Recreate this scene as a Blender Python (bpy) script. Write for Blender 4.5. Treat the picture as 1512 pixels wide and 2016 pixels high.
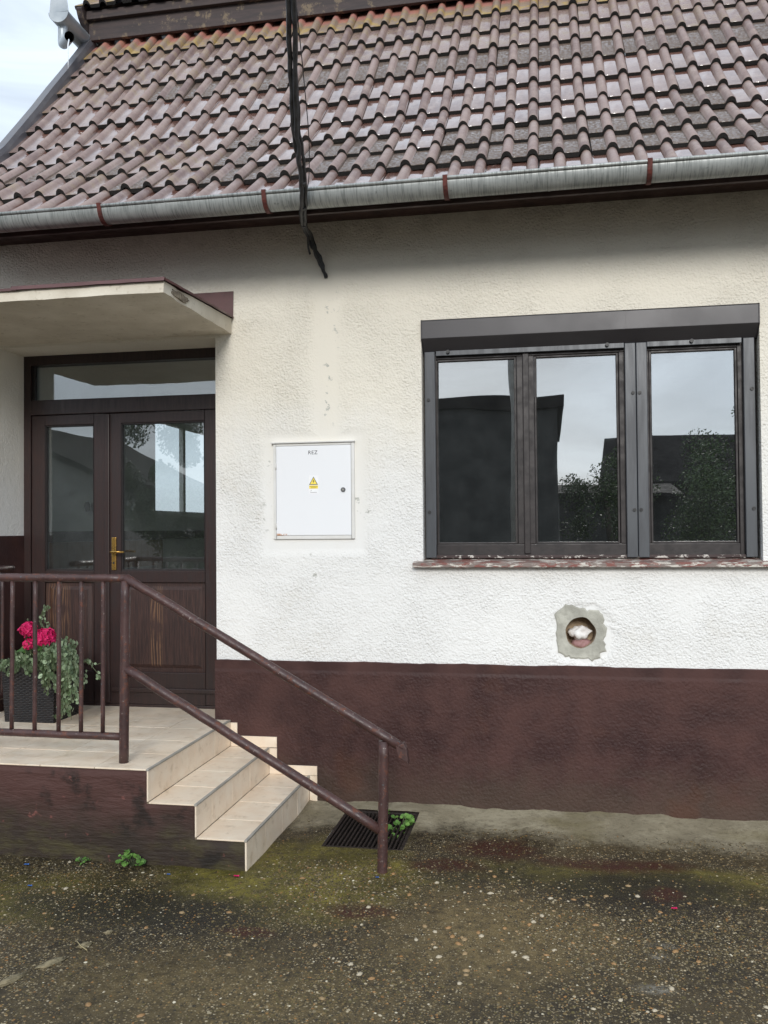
import bpy, bmesh, math, random
import numpy as np
from mathutils import Vector, Matrix, noise as mnoise
R = math.radians
rnd = random.Random(7)
for o in list(bpy.data.objects): bpy.data.objects.remove(o)
sc = bpy.context.scene
COL = sc.collection

# ------------------------------------------------------------------ camera
cam = bpy.data.objects.new('camera', bpy.data.cameras.new('camera'))
COL.objects.link(cam)
cam.data.sensor_fit = 'VERTICAL'; cam.data.sensor_height = 36.0; cam.data.sensor_width = 27.0
cam.data.lens = 36.0 * 1750 / 2016
cam.data.clip_start = 0.05; cam.data.clip_end = 1000
_yaw, _pitch, _roll = R(-10.4827), R(1.14917), R(0.48515)
_f = Vector((math.sin(_yaw)*math.cos(_pitch), math.cos(_yaw)*math.cos(_pitch), math.sin(_pitch)))
_r = Vector((math.cos(_yaw), -math.sin(_yaw), 0)); _d = _f.cross(_r)
_r2 = math.cos(_roll)*_r + math.sin(_roll)*_d; _d2 = -math.sin(_roll)*_r + math.cos(_roll)*_d
_m = Matrix((_r2, -_d2, -_f)).transposed().to_4x4(); _m.translation = Vector((0, -5.6, 1.85))
cam.matrix_world = _m
sc.camera = cam

# ------------------------------------------------------------------ light
SUN_EL, SUN_AZ = R(22), R(8)          # overcast: very soft light from the street side
w = bpy.data.worlds.new('World'); sc.world = w; w.use_nodes = True
nt = w.node_tree; N = nt.nodes; L = nt.links
N.clear()
wo = N.new('ShaderNodeOutputWorld'); bg = N.new('ShaderNodeBackground'); L.new(bg.outputs[0], wo.inputs[0])
sky = N.new('ShaderNodeTexSky'); sky.sky_type = 'NISHITA'; sky.sun_disc = False
sky.sun_elevation = SUN_EL; sky.sun_rotation = R(180) + SUN_AZ
tc = N.new('ShaderNodeTexCoord'); sx = N.new('ShaderNodeSeparateXYZ'); L.new(tc.outputs['Generated'], sx.inputs[0])
def wm(op, a, b=None, c=None):
    n = N.new('ShaderNodeMath'); n.operation = op
    for i, v in enumerate((a, b, c)):
        if v is None: continue
        if isinstance(v, (int, float)): n.inputs[i].default_value = v
        else: L.new(v, n.inputs[i])
    return n.outputs[0]
up = wm('MAXIMUM', sx.outputs['Z'], 0.0)
cie = wm('MULTIPLY_ADD', up, 0.32, 0.74)                 # overcast dome, brighter towards the zenith
mp = N.new('ShaderNodeMapping'); mp.inputs['Scale'].default_value = (1.2, 1.2, 5.0); L.new(tc.outputs['Generated'], mp.inputs[0])
cn = N.new('ShaderNodeTexNoise'); cn.inputs['Scale'].default_value = 2.3; cn.inputs['Detail'].default_value = 5; cn.inputs['Roughness'].default_value = 0.55; cn.inputs['Distortion'].default_value = 0.6
L.new(mp.outputs[0], cn.inputs['Vector'])
cl = wm('MULTIPLY_ADD', cn.outputs[0], 1.3, 0.35)
lum = wm('MULTIPLY', cie, cl)
cc = N.new('ShaderNodeCombineXYZ')
L.new(wm('MULTIPLY', lum, 6.5), cc.inputs[0]); L.new(wm('MULTIPLY', lum, 7.4), cc.inputs[1]); L.new(wm('MULTIPLY', lum, 8.5), cc.inputs[2])
mx = N.new('ShaderNodeMixRGB'); mx.inputs[0].default_value = 0.93
L.new(sky.outputs[0], mx.inputs[1]); L.new(cc.outputs[0], mx.inputs[2]); L.new(mx.outputs[0], bg.inputs[0])
bg.inputs[1].default_value = 0.10
sun = bpy.data.objects.new('sun', bpy.data.lights.new('sun', 'SUN')); COL.objects.link(sun)
sun.data.energy = 1.5; sun.data.angle = R(16); sun.data.color = (1.0, 0.97, 0.92)
sun.rotation_euler = (R(90) - SUN_EL, 0, SUN_AZ)
sc.view_settings.view_transform = 'Standard'; sc.view_settings.look = 'None'
sc.view_settings.exposure = 0.66; sc.view_settings.gamma = 1.0; sc.view_settings.use_curve_mapping = False
sc.render.engine = 'CYCLES'
sc.cycles.use_denoising = True
sc.cycles.max_bounces = 8; sc.cycles.transparent_max_bounces = 16

# ------------------------------------------------------------------ materials
def srgb(r, g, b):
    f = lambda c: (c/255/12.92) if c/255 <= 0.04045 else ((c/255+0.055)/1.055)**2.4
    return (f(r), f(g), f(b))
class NB:
    """small node builder"""
    def __init__(s, name):
        s.m = bpy.data.materials.new(name); s.m.use_nodes = True
        s.t = s.m.node_tree; s.b = s.t.nodes['Principled BSDF']; s.out = s.t.nodes['Material Output']
        s.co = s.t.nodes.new('ShaderNodeTexCoord').outputs['Object']; s.cache = {}
    def link(s, a, b): s.t.links.new(a, b)
    def _set(s, sock, v):
        if v is None: return
        if hasattr(v, 'is_output'): s.link(v, sock)
        elif isinstance(v, (tuple, list)) and len(v) == 3 and sock.type == 'RGBA': sock.default_value = (*v, 1)
        else: sock.default_value = v
    def map(s, scale=(1, 1, 1), loc=(0, 0, 0), rot=(0, 0, 0), co=None):
        n = s.t.nodes.new('ShaderNodeMapping'); s.link(co or s.co, n.inputs[0])
        n.inputs['Scale'].default_value = scale; n.inputs['Location'].default_value = loc; n.inputs['Rotation'].default_value = rot
        return n.outputs[0]
    def noise(s, scale, detail=4, rough=0.55, co=None, dist=0.0):
        key = (scale, detail, rough, dist)
        if co is None and key in s.cache: return s.cache[key]
        n = s.t.nodes.new('ShaderNodeTexNoise'); s.link(co or s.co, n.inputs['Vector'])
        n.inputs['Scale'].default_value = scale; n.inputs['Detail'].default_value = detail
        n.inputs['Roughness'].default_value = rough; n.inputs['Distortion'].default_value = dist
        if co is None: s.cache[key] = n.outputs[0]
        return n.outputs[0]
    def voro(s, scale, co=None, out='Distance', feature='F1', rnd_=1.0):
        n = s.t.nodes.new('ShaderNodeTexVoronoi'); s.link(co or s.co, n.inputs['Vector'])
        n.feature = feature; n.inputs['Scale'].default_value = scale; n.inputs['Randomness'].default_value = rnd_
        return n.outputs[out]
    def wave(s, scale, dist=2.0, co=None, detail=2, direction='X', dscale=1.0):
        n = s.t.nodes.new('ShaderNodeTexWave'); s.link(co or s.co, n.inputs['Vector']); n.bands_direction = direction
        n.inputs['Scale'].default_value = scale; n.inputs['Distortion'].default_value = dist; n.inputs['Detail'].default_value = detail
        n.inputs['Detail Scale'].default_value = dscale
        return n.outputs['Fac']
    def step(s, v, lo, hi, a=0.0, b=1.0):
        n = s.t.nodes.new('ShaderNodeMapRange'); n.interpolation_type = 'SMOOTHSTEP'; s.link(v, n.inputs[0])
        n.inputs[1].default_value = lo; n.inputs[2].default_value = hi; n.inputs[3].default_value = a; n.inputs[4].default_value = b
        return n.outputs[0]
    def math(s, op, a, b=None, c=None):
        n = s.t.nodes.new('ShaderNodeMath'); n.operation = op
        for i, v in enumerate((a, b, c)): s._set(n.inputs[i], v)
        return n.outputs[0]
    def mul(s, a, b): return s.math('MULTIPLY', a, b)
    def add(s, a, b): return s.math('ADD', a, b)
    def xyz(s, co=None):
        if co is None and 'xyz' in s.cache: return s.cache['xyz']
        n = s.t.nodes.new('ShaderNodeSeparateXYZ'); s.link(co or s.co, n.inputs[0])
        if co is None: s.cache['xyz'] = n.outputs
        return n.outputs
    def mix(s, f, a, b, mode='MIX'):
        n = s.t.nodes.new('ShaderNodeMixRGB'); n.blend_type = mode
        s._set(n.inputs[0], f); s._set(n.inputs[1], a); s._set(n.inputs[2], b); return n.outputs[0]
    def rect(s, x0, x1, z0, z1, soft=0.02):
        X = s.xyz(); a = s.step(X[0], x0-soft, x0+soft); b = s.step(X[0], x1+soft, x1-soft) if False else s.step(X[0], x1-soft, x1+soft, 1, 0)
        c = s.step(X[2], z0-soft, z0+soft); d = s.step(X[2], z1-soft, z1+soft, 1, 0)
        return s.mul(s.mul(a, b), s.mul(c, d))
    def blob(s, cx, cy, cz, rx, ry, rz, lo=0.7, hi=1.1, warp=0.35, nscale=6):
        """soft blob mask with a ragged edge in object space"""
        X = s.xyz()
        q = None
        for v, c, r in ((X[0], cx, rx), (X[1], cy, ry), (X[2], cz, rz)):
            if r is None: continue
            d = s.math('DIVIDE', s.math('SUBTRACT', v, c), r); d = s.mul(d, d)
            q = d if q is None else s.add(q, d)
        q = s.math('SQRT', q)
        q = s.add(q, s.math('MULTIPLY_ADD', s.noise(nscale, 5, 0.65), warp*2, -warp))
        return s.step(q, lo, hi, 1, 0)
    def bump(s, h, strength=0.5, dist=0.005, nrm=None):
        n = s.t.nodes.new('ShaderNodeBump'); s.link(h, n.inputs['Height'])
        s._set(n.inputs['Strength'], strength); n.inputs['Distance'].default_value = dist
        if nrm: s.link(nrm, n.inputs['Normal'])
        return n.outputs[0]
    def fin(s, color=None, rough=None, normal=None, metal=None, spec=None, coat=None, coat_rough=None, sss=None, trans=None):
        I = s.b.inputs
        s._set(I['Base Color'], color); s._set(I['Roughness'], rough); s._set(I['Metallic'], metal)
        s._set(I['Specular IOR Level'], spec); s._set(I['Coat Weight'], coat); s._set(I['Coat Roughness'], coat_rough)
        if normal is not None: s.link(normal, I['Normal'])
        return s.m
def pm(name, c1, c2, scale=8, rough=(0.5, 0.8), bump=(0.4, 40, 0.003), metal=0.0, spec=0.5, detail=5):
    b = NB(name); n = b.noise(scale, detail, 0.6)
    f = b.step(n, 0.3, 0.7)
    return b.fin(b.mix(f, c1, c2), b.step(n, 0.3, 0.7, *rough), b.bump(b.noise(bump[1], 5, 0.6), bump[0], bump[2]), metal, spec)

M = {}
# plaster: coarse sprayed render, creamier above, whiter below, smoothed where it was patched
b = NB('plaster')
z = b.xyz()[2]
big = b.noise(1.3, 4, 0.6)
smooth = b.math('MAXIMUM', b.rect(-1.84, -1.15, 1.70, 2.49, 0.035), b.rect(-1.50, -1.30, 2.4, 3.62, 0.05))
smooth = b.math('MAXIMUM', smooth, b.blob(0.2, 0, 1.2, 0.24, None, 0.20, 0.75, 1.0, 0.4, 7))
smooth = b.math('MAXIMUM', smooth, b.mul(b.rect(-4.0, -3.74, 0, 3.3, 0.03), 0.8))
tex1 = b.noise(62, 3, 0.6, co=b.map((1, 1, 1.35)), dist=0.3); tex2 = b.voro(80, feature='SMOOTH_F1'); tex3 = b.noise(150, 3, 0.6)
hgt = b.add(b.add(b.mul(tex1, 1.0), b.mul(tex2, 0.8)), b.mul(tex3, 0.25))
fine = b.add(b.mul(b.noise(14, 4, 0.6), 0.5), b.mul(b.noise(90, 4, 0.6), 0.12))
hgt = b.mul(hgt, b.step(b.noise(2.2, 4, 0.6), 0.32, 0.66, 0.45, 1.25))
hgt = b.add(hgt, b.mul(b.noise(19, 4, 0.65), 0.9))
rel = b.add(b.mul(hgt, b.math('SUBTRACT', 1.0, b.mul(smooth, 0.93))), b.mul(fine, 0.35))
cream, white, dirt = srgb(231, 225, 211), srgb(231, 230, 227), srgb(164, 154, 134)
zz = b.add(z, b.math('MULTIPLY_ADD', big, 1.4, -0.7))
col = b.mix(b.step(zz, 1.7, 3.0), white, cream)
pits = b.step(b.add(tex1, b.mul(b.noise(9, 3), 0.35)), 0.40, 0.30)
pits = b.step(b.add(tex1, b.mul(b.noise(9, 3), 0.25)), 0.34, 0.46, 0.42, 0)
col = b.mix(b.mul(pits, b.math('SUBTRACT', 1.0, b.mul(smooth, 0.9))), col, dirt)
speck = b.step(b.voro(38), 0.02, 0.10, 0.55, 0)
speck = b.mul(speck, b.step(b.noise(4.5, 3), 0.48, 0.66))
col = b.mix(speck, col, srgb(150, 138, 116))
stain = b.step(b.noise(2.2, 6, 0.68), 0.54, 0.78, 0, 0.26)
col = b.mix(stain, col, srgb(206, 196, 174))
# grey cement showing at chipped spots along the cable chase and the cabinet
chip = b.mul(b.step(b.noise(16, 5, 0.7), 0.59, 0.64), b.math('MAXIMUM', b.rect(-1.44, -1.33, 2.55, 3.45, 0.05), b.math('MAXIMUM', b.rect(-1.86, -1.79, 1.85, 2.4, 0.03), b.blob(-1.18, 0, 2.0, 0.09, None, 0.13))))
chip = b.math('MAXIMUM', chip, b.mul(b.step(b.noise(11, 5, 0.7), 0.60, 0.66), b.blob(-1.45, 0, 1.6, 0.25, None, 0.12)))
col = b.mix(b.mul(chip, 0.85), col, srgb(172, 172, 164))
# eave shade painted into the plaster where wall meets the soffit, ragged
eave_shade = b.mul(b.step(b.add(z, b.mul(b.noise(7, 5, 0.7), 0.30)), 3.88, 4.06), 0.4)
col = b.mix(eave_shade, col, srgb(120, 108, 92))
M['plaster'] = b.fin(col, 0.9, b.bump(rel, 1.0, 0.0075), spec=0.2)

b = NB('plinth_paint')
z = b.xyz()[2]
n1 = b.noise(3, 5, 0.6)
col = b.mix(b.step(n1, 0.3, 0.7), srgb(56, 38, 37), srgb(80, 56, 52))
col = b.mix(b.step(b.add(z, b.mul(b.noise(6, 6, 0.7), 0.5)), 0.62, 0.30, 0, 1) if False else b.mul(b.step(b.add(z, b.mul(b.noise(5, 6, 0.7), -0.5)), -0.12, 0.22, 1, 0), 0.55), col, srgb(74, 64, 54))
col = b.mix(b.step(b.noise(2.1, 4, 0.6), 0.55, 0.72, 0, 0.4), col, srgb(84, 54, 40))
h1 = b.add(b.mul(b.noise(11, 5, 0.65), 1.3), b.noise(58, 4, 0.6, dist=0.3)); h1 = b.add(h1, 0.0) if False else h1
h1 = b.add(h1, b.mul(b.voro(60, feature='SMOOTH_F1'), 0.7))
top = b.step(z, 0.92, 0.95, 1, 0.25)
M['plinth'] = b.fin(col, b.step(n1, 0.3, 0.7, 0.42, 0.7), b.bump(b.mul(h1, top), 0.8, 0.006), spec=0.18)

b = NB('step_core_concrete')
z = b.xyz()[2]
n1 = b.noise(5, 6, 0.65); n2 = b.noise(5, 6, 0.72, co=b.map((0.7, 1, 1.5), (3, 1, 2)))
zr = b.add(z, b.mul(b.noise(4, 5, 0.65), 0.42))
col = b.mix(b.step(zr, 0.42, 0.72), srgb(52, 42, 35), srgb(80, 54, 49))
col = b.mix(b.step(n1, 0.52, 0.66, 0, 0.8), col, srgb(30, 26, 22))
col = b.mix(b.mul(b.step(n2, 0.44, 0.66), b.step(zr, 0.36, 0.62, 0.6, 0)), col, srgb(82, 76, 44))
col = b.mix(b.step(b.noise(16, 4, 0.6), 0.64, 0.72, 0, 0.6), col, srgb(134, 84, 76))
lines = b.noise(30, 4, 0.6, co=b.map((0.35, 1, 1.6), rot=(0, R(28), 0)))
M['core'] = b.fin(col, 0.7, b.bump(b.add(lines, b.mul(n1, 0.5)), 0.9, 0.010), spec=0.35)

# cream floor tiles
b = NB('cream_tile')
g = b.noise(9, 5, 0.6)
oi = b.t.nodes.new('ShaderNodeObjectInfo').outputs['Random']
col = b.mix(b.step(g, 0.3, 0.7), srgb(234, 214, 190), srgb(242, 228, 208))
col = b.mix(b.mul(oi, 0.35), col, srgb(226, 204, 178))
col = b.mix(b.step(b.noise(14, 5, 0.65), 0.52, 0.74, 0, 0.5), col, srgb(180, 156, 126))
M['cream_tile'] = b.fin(col, b.step(b.noise(6, 4), 0.35, 0.65, 0.28, 0.5), b.bump(b.noise(60, 3), 0.1, 0.001), spec=0.5)
M['grout'] = pm('tile_grout', srgb(138, 122, 102), srgb(112, 98, 80), 20, (0.8, 0.95))
M['trim'] = pm('step_edge_trim', srgb(150, 146, 138), srgb(168, 162, 152), 12, (0.4, 0.6), (0.2, 60, 0.001), 0.0)

# roof tiles: coated concrete, wet in the pans
def tile_mat(name, kind):
    b = NB(name)
    oi = b.t.nodes.new('ShaderNodeObjectInfo').outputs['Random']
    off = b.t.nodes.new('ShaderNodeCombineXYZ'); b.link(b.mul(oi, 37.0), off.inputs[0]); b.link(b.mul(oi, 71.0), off.inputs[1])
    va = b.t.nodes.new('ShaderNodeVectorMath'); b.link(b.co, va.inputs[0]); b.link(off.outputs[0], va.inputs[1]); co = va.outputs[0]
    X = b.xyz()
    hz = b.step(X[2], 0.002, 0.014)                         # 0 in the pan, 1 on the roll
    n1 = b.noise(9, 5, 0.6, co=co); n2 = b.noise(45, 4, 0.65, co=co); n3 = b.noise(160, 3, 0.6, co=co)
    base = b.mix(oi, srgb(112, 90, 85), srgb(142, 120, 113))
    base = b.mix(b.step(n1, 0.35, 0.7), base, srgb(148, 128, 119))
    base = b.mix(b.step(n2, 0.45, 0.75, 0, 0.3), base, srgb(92, 78, 72))
    grit = b.mul(b.step(n2, 0.40, 0.60), b.math('SUBTRACT', 1.0, hz))
    rough = b.mix(hz, b.step(n1, 0.3, 0.7, 0.10, 0.22), b.step(n2, 0.3, 0.7, 0.32, 0.5))
    bumph = b.mul(n3, 0.25)
    if kind == 'wet':
        edge = b.mul(b.step(X[1], 0.20, 0.33), b.math('SUBTRACT', 1.0, hz))
        base = b.mix(b.mul(edge, 0.7), base, srgb(112, 72, 60))
    if kind == 'grit':
        base = b.mix(b.mul(b.step(n2, 0.30, 0.50, 0.55, 1.0), b.math('SUBTRACT', 1.0, hz)), base, srgb(90, 74, 64))
        base = b.mix(b.mul(b.step(b.noise(120, 2, 0.5, co=co), 0.62, 0.68), b.math('SUBTRACT', 1.0, hz)), base, srgb(150, 136, 108))
        rough = b.mix(b.math('SUBTRACT', 1.0, hz), rough, b.step(n2, 0.35, 0.6, 0.25, 0.8))
        bumph = b.add(bumph, b.mul(b.mul(n2, b.math('SUBTRACT', 1.0, hz)), 1.6))
    if kind == 'lichen':
        base = b.mix(b.step(b.add(X[1], b.mul(n1, 0.12)), 0.22, 0.30), srgb(132, 112, 96), srgb(158, 104, 94))
        lich = b.mul(b.step(n1, 0.46, 0.60), b.step(X[1], 0.05, 0.24, 1, 0.15))
        base = b.mix(b.mul(lich, 0.8), base, srgb(160, 132, 58))
        base = b.mix(b.step(n2, 0.5, 0.7, 0, 0.6), base, srgb(110, 100, 82))
        rough = b.step(n2, 0.3, 0.7, 0.4, 0.75)
    if kind == 'dull':
        base = b.mix(b.step(n1, 0.45, 0.7, 0, 0.5), base, srgb(128, 108, 70))
        rough = b.mix(hz, b.step(n2, 0.3, 0.7, 0.2, 0.5), b.step(n2, 0.3, 0.7, 0.35, 0.55))
        bumph = b.add(bumph, b.mul(b.mul(n2, b.math('SUBTRACT', 1.0, hz)), 0.5))
    wet = b.math('SUBTRACT', 1.0, hz)
    if kind == 'grit': wet = b.mul(wet, b.step(n2, 0.42, 0.56, 0.9, 0.05))
    if kind == 'dull': wet = b.mul(wet, b.step(n2, 0.40, 0.60, 1, 0.3))
    if kind == 'lichen': wet = b.mul(wet, 0.1)
    b.b.inputs['Coat IOR'].default_value = 2.1 if kind == 'wet' else 1.75
    b.link(b.bump(b.noise(30, 2, 0.5, co=co), 0.25, 0.002), b.b.inputs['Coat Normal'])
    return b.fin(base, rough, b.bump(bumph, 0.6, 0.003), spec=0.85, coat=wet, coat_rough=0.06)
for k in ('wet', 'grit', 'lichen', 'dull'): M['tile_'+k] = tile_mat('roof_tile_'+k, k)
M['tile_edge'] = pm('roof_tile_moss_shade_edge', srgb(16, 15, 14), srgb(30, 28, 25), 60, (0.7, 0.95), (1.0, 90, 0.006))  # black moss on the butts, with the shadow under each row painted in
M['underlay'] = pm('roof_underlay', srgb(30, 27, 25), srgb(40, 36, 32), 10)

b = NB('zinc_gutter')
st = b.noise(1.0, 4, 0.6, co=b.map((120, 6, 9), rot=(0, R(6), 0))); n1 = b.noise(7, 5, 0.65)
col = b.mix(b.step(st, 0.42, 0.64), srgb(162, 165, 163), srgb(124, 128, 126))
col = b.mix(b.step(n1, 0.42, 0.7, 0, 0.6), col, srgb(180, 183, 181))
col = b.mix(b.step(b.noise(18, 5, 0.7), 0.62, 0.72, 0, 0.6), col, srgb(86, 90, 88))
M['zinc'] = b.fin(col, b.step(st, 0.4, 0.65, 0.42, 0.6), b.bump(st, 0.08, 0.001), metal=0.25, spec=0.5)
M['tin'] = pm('grey_tin', srgb(150, 158, 164), srgb(176, 182, 186), 5, (0.35, 0.5), (0.15, 30, 0.002), 0.3)
M['tin_dark'] = pm('dark_verge_tin', srgb(92, 92, 98), srgb(112, 110, 112), 5, (0.35, 0.5), (0.15, 30, 0.002), 0.2)
M['bracket'] = pm('rusty_bracket', srgb(104, 48, 40), srgb(74, 36, 32), 30, (0.5, 0.8))
M['soffit'] = pm('brown_soffit_board', srgb(66, 44, 40), srgb(52, 36, 34), 6, (0.45, 0.7), (0.3, 30, 0.002))
b = NB('old_fascia_wood')
g = b.noise(6, 5, 0.65, co=b.map((0.5, 4, 5)))
col = b.mix(b.step(g, 0.35, 0.65), srgb(66, 54, 52), srgb(50, 42, 42))
col = b.mix(b.step(b.noise(9, 5, 0.7), 0.55, 0.66, 0, 0.7), col, srgb(122, 106, 84))
M['fascia_wood'] = b.fin(col, 0.7, b.bump(g, 0.5, 0.004))
M['flash'] = pm('brown_tin_flashing', srgb(100, 66, 65), srgb(86, 58, 57), 6, (0.35, 0.55), (0.3, 12, 0.004))
b = NB('canopy_concrete')
n1 = b.noise(4, 5, 0.6); n2 = b.noise(22, 4, 0.6)
col = b.mix(b.step(n1, 0.3, 0.7), srgb(222, 214, 198), srgb(206, 197, 180))
col = b.mix(b.step(n2, 0.58, 0.7, 0, 0.4), col, srgb(158, 146, 124))
M['canopy'] = b.fin(col, 0.9, b.bump(b.add(n2, b.mul(b.noise(80, 3), 0.4)), 0.6, 0.005), spec=0.2)
M['chip'] = pm('bare_broken_concrete', srgb(150, 138, 120), srgb(104, 92, 78), 30, (0.8, 0.95), (1.0, 40, 0.01))

# door timber and joinery
b = NB('dark_brown_door_paint')
g = b.noise(10, 5, 0.65, co=b.map((7, 7, 0.7)))
col = b.mix(b.step(g, 0.35, 0.65), srgb(54, 39, 37), srgb(42, 31, 30))
M['door_paint'] = b.fin(col, b.step(g, 0.3, 0.7, 0.3, 0.45), b.bump(g, 0.25, 0.0015), spec=0.5)
b = NB('weathered_door_panel')
g = b.wave(16, 9.0, co=b.map((1, 1, 0.16)), detail=2, dscale=1.0); g2 = b.noise(14, 5, 0.65, co=b.map((9, 9, 0.5)))
col = b.mix(b.step(g2, 0.35, 0.65), srgb(66, 45, 40), srgb(46, 32, 30))
worn = b.math('MAXIMUM', b.rect(-2.79, -2.70, 0.90, 1.46, 0.012), b.mul(b.rect(-3.60, -3.42, 1.0, 1.48, 0.03), 0.8))
worn = b.math('MAXIMUM', worn, b.mul(b.rect(-3.33, -3.27, 0.95, 1.48, 0.012), b.step(b.noise(8, 3), 0.45, 0.6)))
worn = b.mul(worn, b.step(g, 0.35, 0.75)); worn = b.mul(worn, b.step(b.noise(6, 4, 0.6), 0.35, 0.6))
col = b.mix(b.mul(worn, 0.6), col, srgb(126, 94, 68))
M['door_panel'] = b.fin(col, 0.5, b.bump(b.add(g2, b.mul(g, 0.4)), 0.4, 0.002), spec=0.4)
M['brass'] = pm('brass', srgb(196, 160, 92), srgb(170, 130, 66), 30, (0.22, 0.35), (0.1, 60, 0.001), 0.9)
M['win_wood'] = pm('dark_window_timber', srgb(36, 28, 28), srgb(28, 22, 22), 18, (0.4, 0.6), (0.35, 30, 0.002))
M['alu'] = pm('grey_brown_aluminium', srgb(56, 54, 57), srgb(64, 62, 64), 3, (0.38, 0.48), (0.08, 60, 0.001), 0.15)
b = NB('guide_rail_paint')
st = b.noise(3, 5, 0.65, co=b.map((6, 6, 0.6)))
M['rail_alu'] = b.fin(b.mix(b.step(st, 0.35, 0.65), srgb(76, 79, 83), srgb(62, 64, 68)), b.step(st, 0.3, 0.7, 0.34, 0.46), b.bump(st, 0.1, 0.001), metal=0.2)
M['black_rubber'] = pm('black_rubber', srgb(22, 22, 23), srgb(32, 32, 33), 30, (0.4, 0.6))
b = NB('flaking_sill_paint')
n1 = b.noise(9, 6, 0.75, co=b.map((1, 2, 3)))
col = b.mix(b.step(n1, 0.50, 0.53), srgb(124, 110, 104), srgb(124, 74, 66))
col = b.mix(b.step(b.noise(11, 6, 0.75, co=b.map((1, 2, 4), (3, 1, 0))), 0.53, 0.55), col, srgb(198, 192, 182))
M['sill'] = b.fin(col, 0.6, b.bump(n1, 0.5, 0.003))
b = NB('flaked_window_bottom')
n1 = b.noise(14, 6, 0.75, co=b.map((1, 1, 2)))
M['win_flaked'] = b.fin(b.mix(b.step(n1, 0.55, 0.575), srgb(54, 38, 36), srgb(190, 184, 176)), 0.6, b.bump(n1, 0.5, 0.003))
def glass_mat(name, tint, r0):
    m = bpy.data.materials.new(name); m.use_nodes = True; t = m.node_tree; t.nodes.clear()
    o = t.nodes.new('ShaderNodeOutputMaterial'); mxs = t.nodes.new('ShaderNodeMixShader')
    tr = t.nodes.new('ShaderNodeBsdfTransparent'); tr.inputs[0].default_value = (*tint, 1)
    gl = t.nodes.new('ShaderNodeBsdfGlossy'); gl.inputs['Roughness'].default_value = 0.0; gl.inputs['Color'].default_value = (1, 1, 1, 1)
    lw = t.nodes.new('ShaderNodeLayerWeight'); lw.inputs[0].default_value = 0.5
    p = t.nodes.new('ShaderNodeMath'); p.operation = 'POWER'; t.links.new(lw.outputs['Facing'], p.inputs[0]); p.inputs[1].default_value = 5
    q = t.nodes.new('ShaderNodeMath'); q.operation = 'MULTIPLY_ADD'; t.links.new(p.outputs[0], q.inputs[0]); q.inputs[1].default_value = 1-r0; q.inputs[2].default_value = r0
    tc_ = t.nodes.new('ShaderNodeTexCoord'); nz = t.nodes.new('ShaderNodeTexNoise'); nz.inputs['Scale'].default_value = 1.6; nz.inputs['Detail'].default_value = 1
    t.links.new(tc_.outputs['Object'], nz.inputs['Vector'])
    bp = t.nodes.new('ShaderNodeBump'); bp.inputs['Strength'].default_value = 0.25; bp.inputs['Distance'].default_value = 0.008
    t.links.new(nz.outputs[0], bp.inputs['Height']); t.links.new(bp.outputs[0], gl.inputs['Normal'])
    t.links.new(q.outputs[0], mxs.inputs[0]); t.links.new(tr.outputs[0], mxs.inputs[1]); t.links.new(gl.outputs[0], mxs.inputs[2])
    df = t.nodes.new('ShaderNodeBsdfDiffuse'); df.inputs[0].default_value = (0.5, 0.52, 0.52, 1)
    nd = t.nodes.new('ShaderNodeTexNoise'); nd.inputs['Scale'].default_value = 7; nd.inputs['Detail'].default_value = 5; t.links.new(tc_.outputs['Object'], nd.inputs['Vector'])
    fd = t.nodes.new('ShaderNodeMath'); fd.operation = 'MULTIPLY'; t.links.new(nd.outputs[0], fd.inputs[0]); fd.inputs[1].default_value = 0.034
    m2 = t.nodes.new('ShaderNodeMixShader'); t.links.new(fd.outputs[0], m2.inputs[0]); t.links.new(mxs.outputs[0], m2.inputs[1]); t.links.new(df.outputs[0], m2.inputs[2])
    t.links.new(m2.outputs[0], o.inputs[0]); return m
M['glass'] = glass_mat('window_glass', (0.60, 0.65, 0.64), 0.49)
M['glass_in'] = glass_mat('inner_window_glass', (0.7, 0.74, 0.73), 0.08)
M['glass_door'] = glass_mat('door_glass', (0.88, 0.91, 0.90), 0.17)

# railing paint
b = NB('flaking_railing_paint')
n1 = b.noise(26, 5, 0.7); n2 = b.noise(60, 5, 0.7)
col = b.mix(b.step(b.noise(7, 4), 0.3, 0.7), srgb(78, 54, 51), srgb(62, 43, 41))
col = b.mix(b.step(n1, 0.555, 0.63, 0, 0.8), col, srgb(104, 60, 42))
col = b.mix(b.step(n2, 0.635, 0.67, 0, 0.75), col, srgb(158, 146, 138))
col = b.mix(b.mul(b.step(n1, 0.42, 0.36), b.step(n2, 0.36, 0.42, 1, 0)) if False else b.step(b.noise(40, 4, 0.7, co=b.map((1, 1, 1), (5, 3, 2))), 0.665, 0.69, 0, 0.7), col, srgb(88, 116, 122))
M['rail'] = b.fin(col, b.step(n1, 0.4, 0.7, 0.38, 0.7), b.bump(b.add(n1, b.mul(n2, 0.5)), 0.6, 0.003), spec=0.5)

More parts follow.
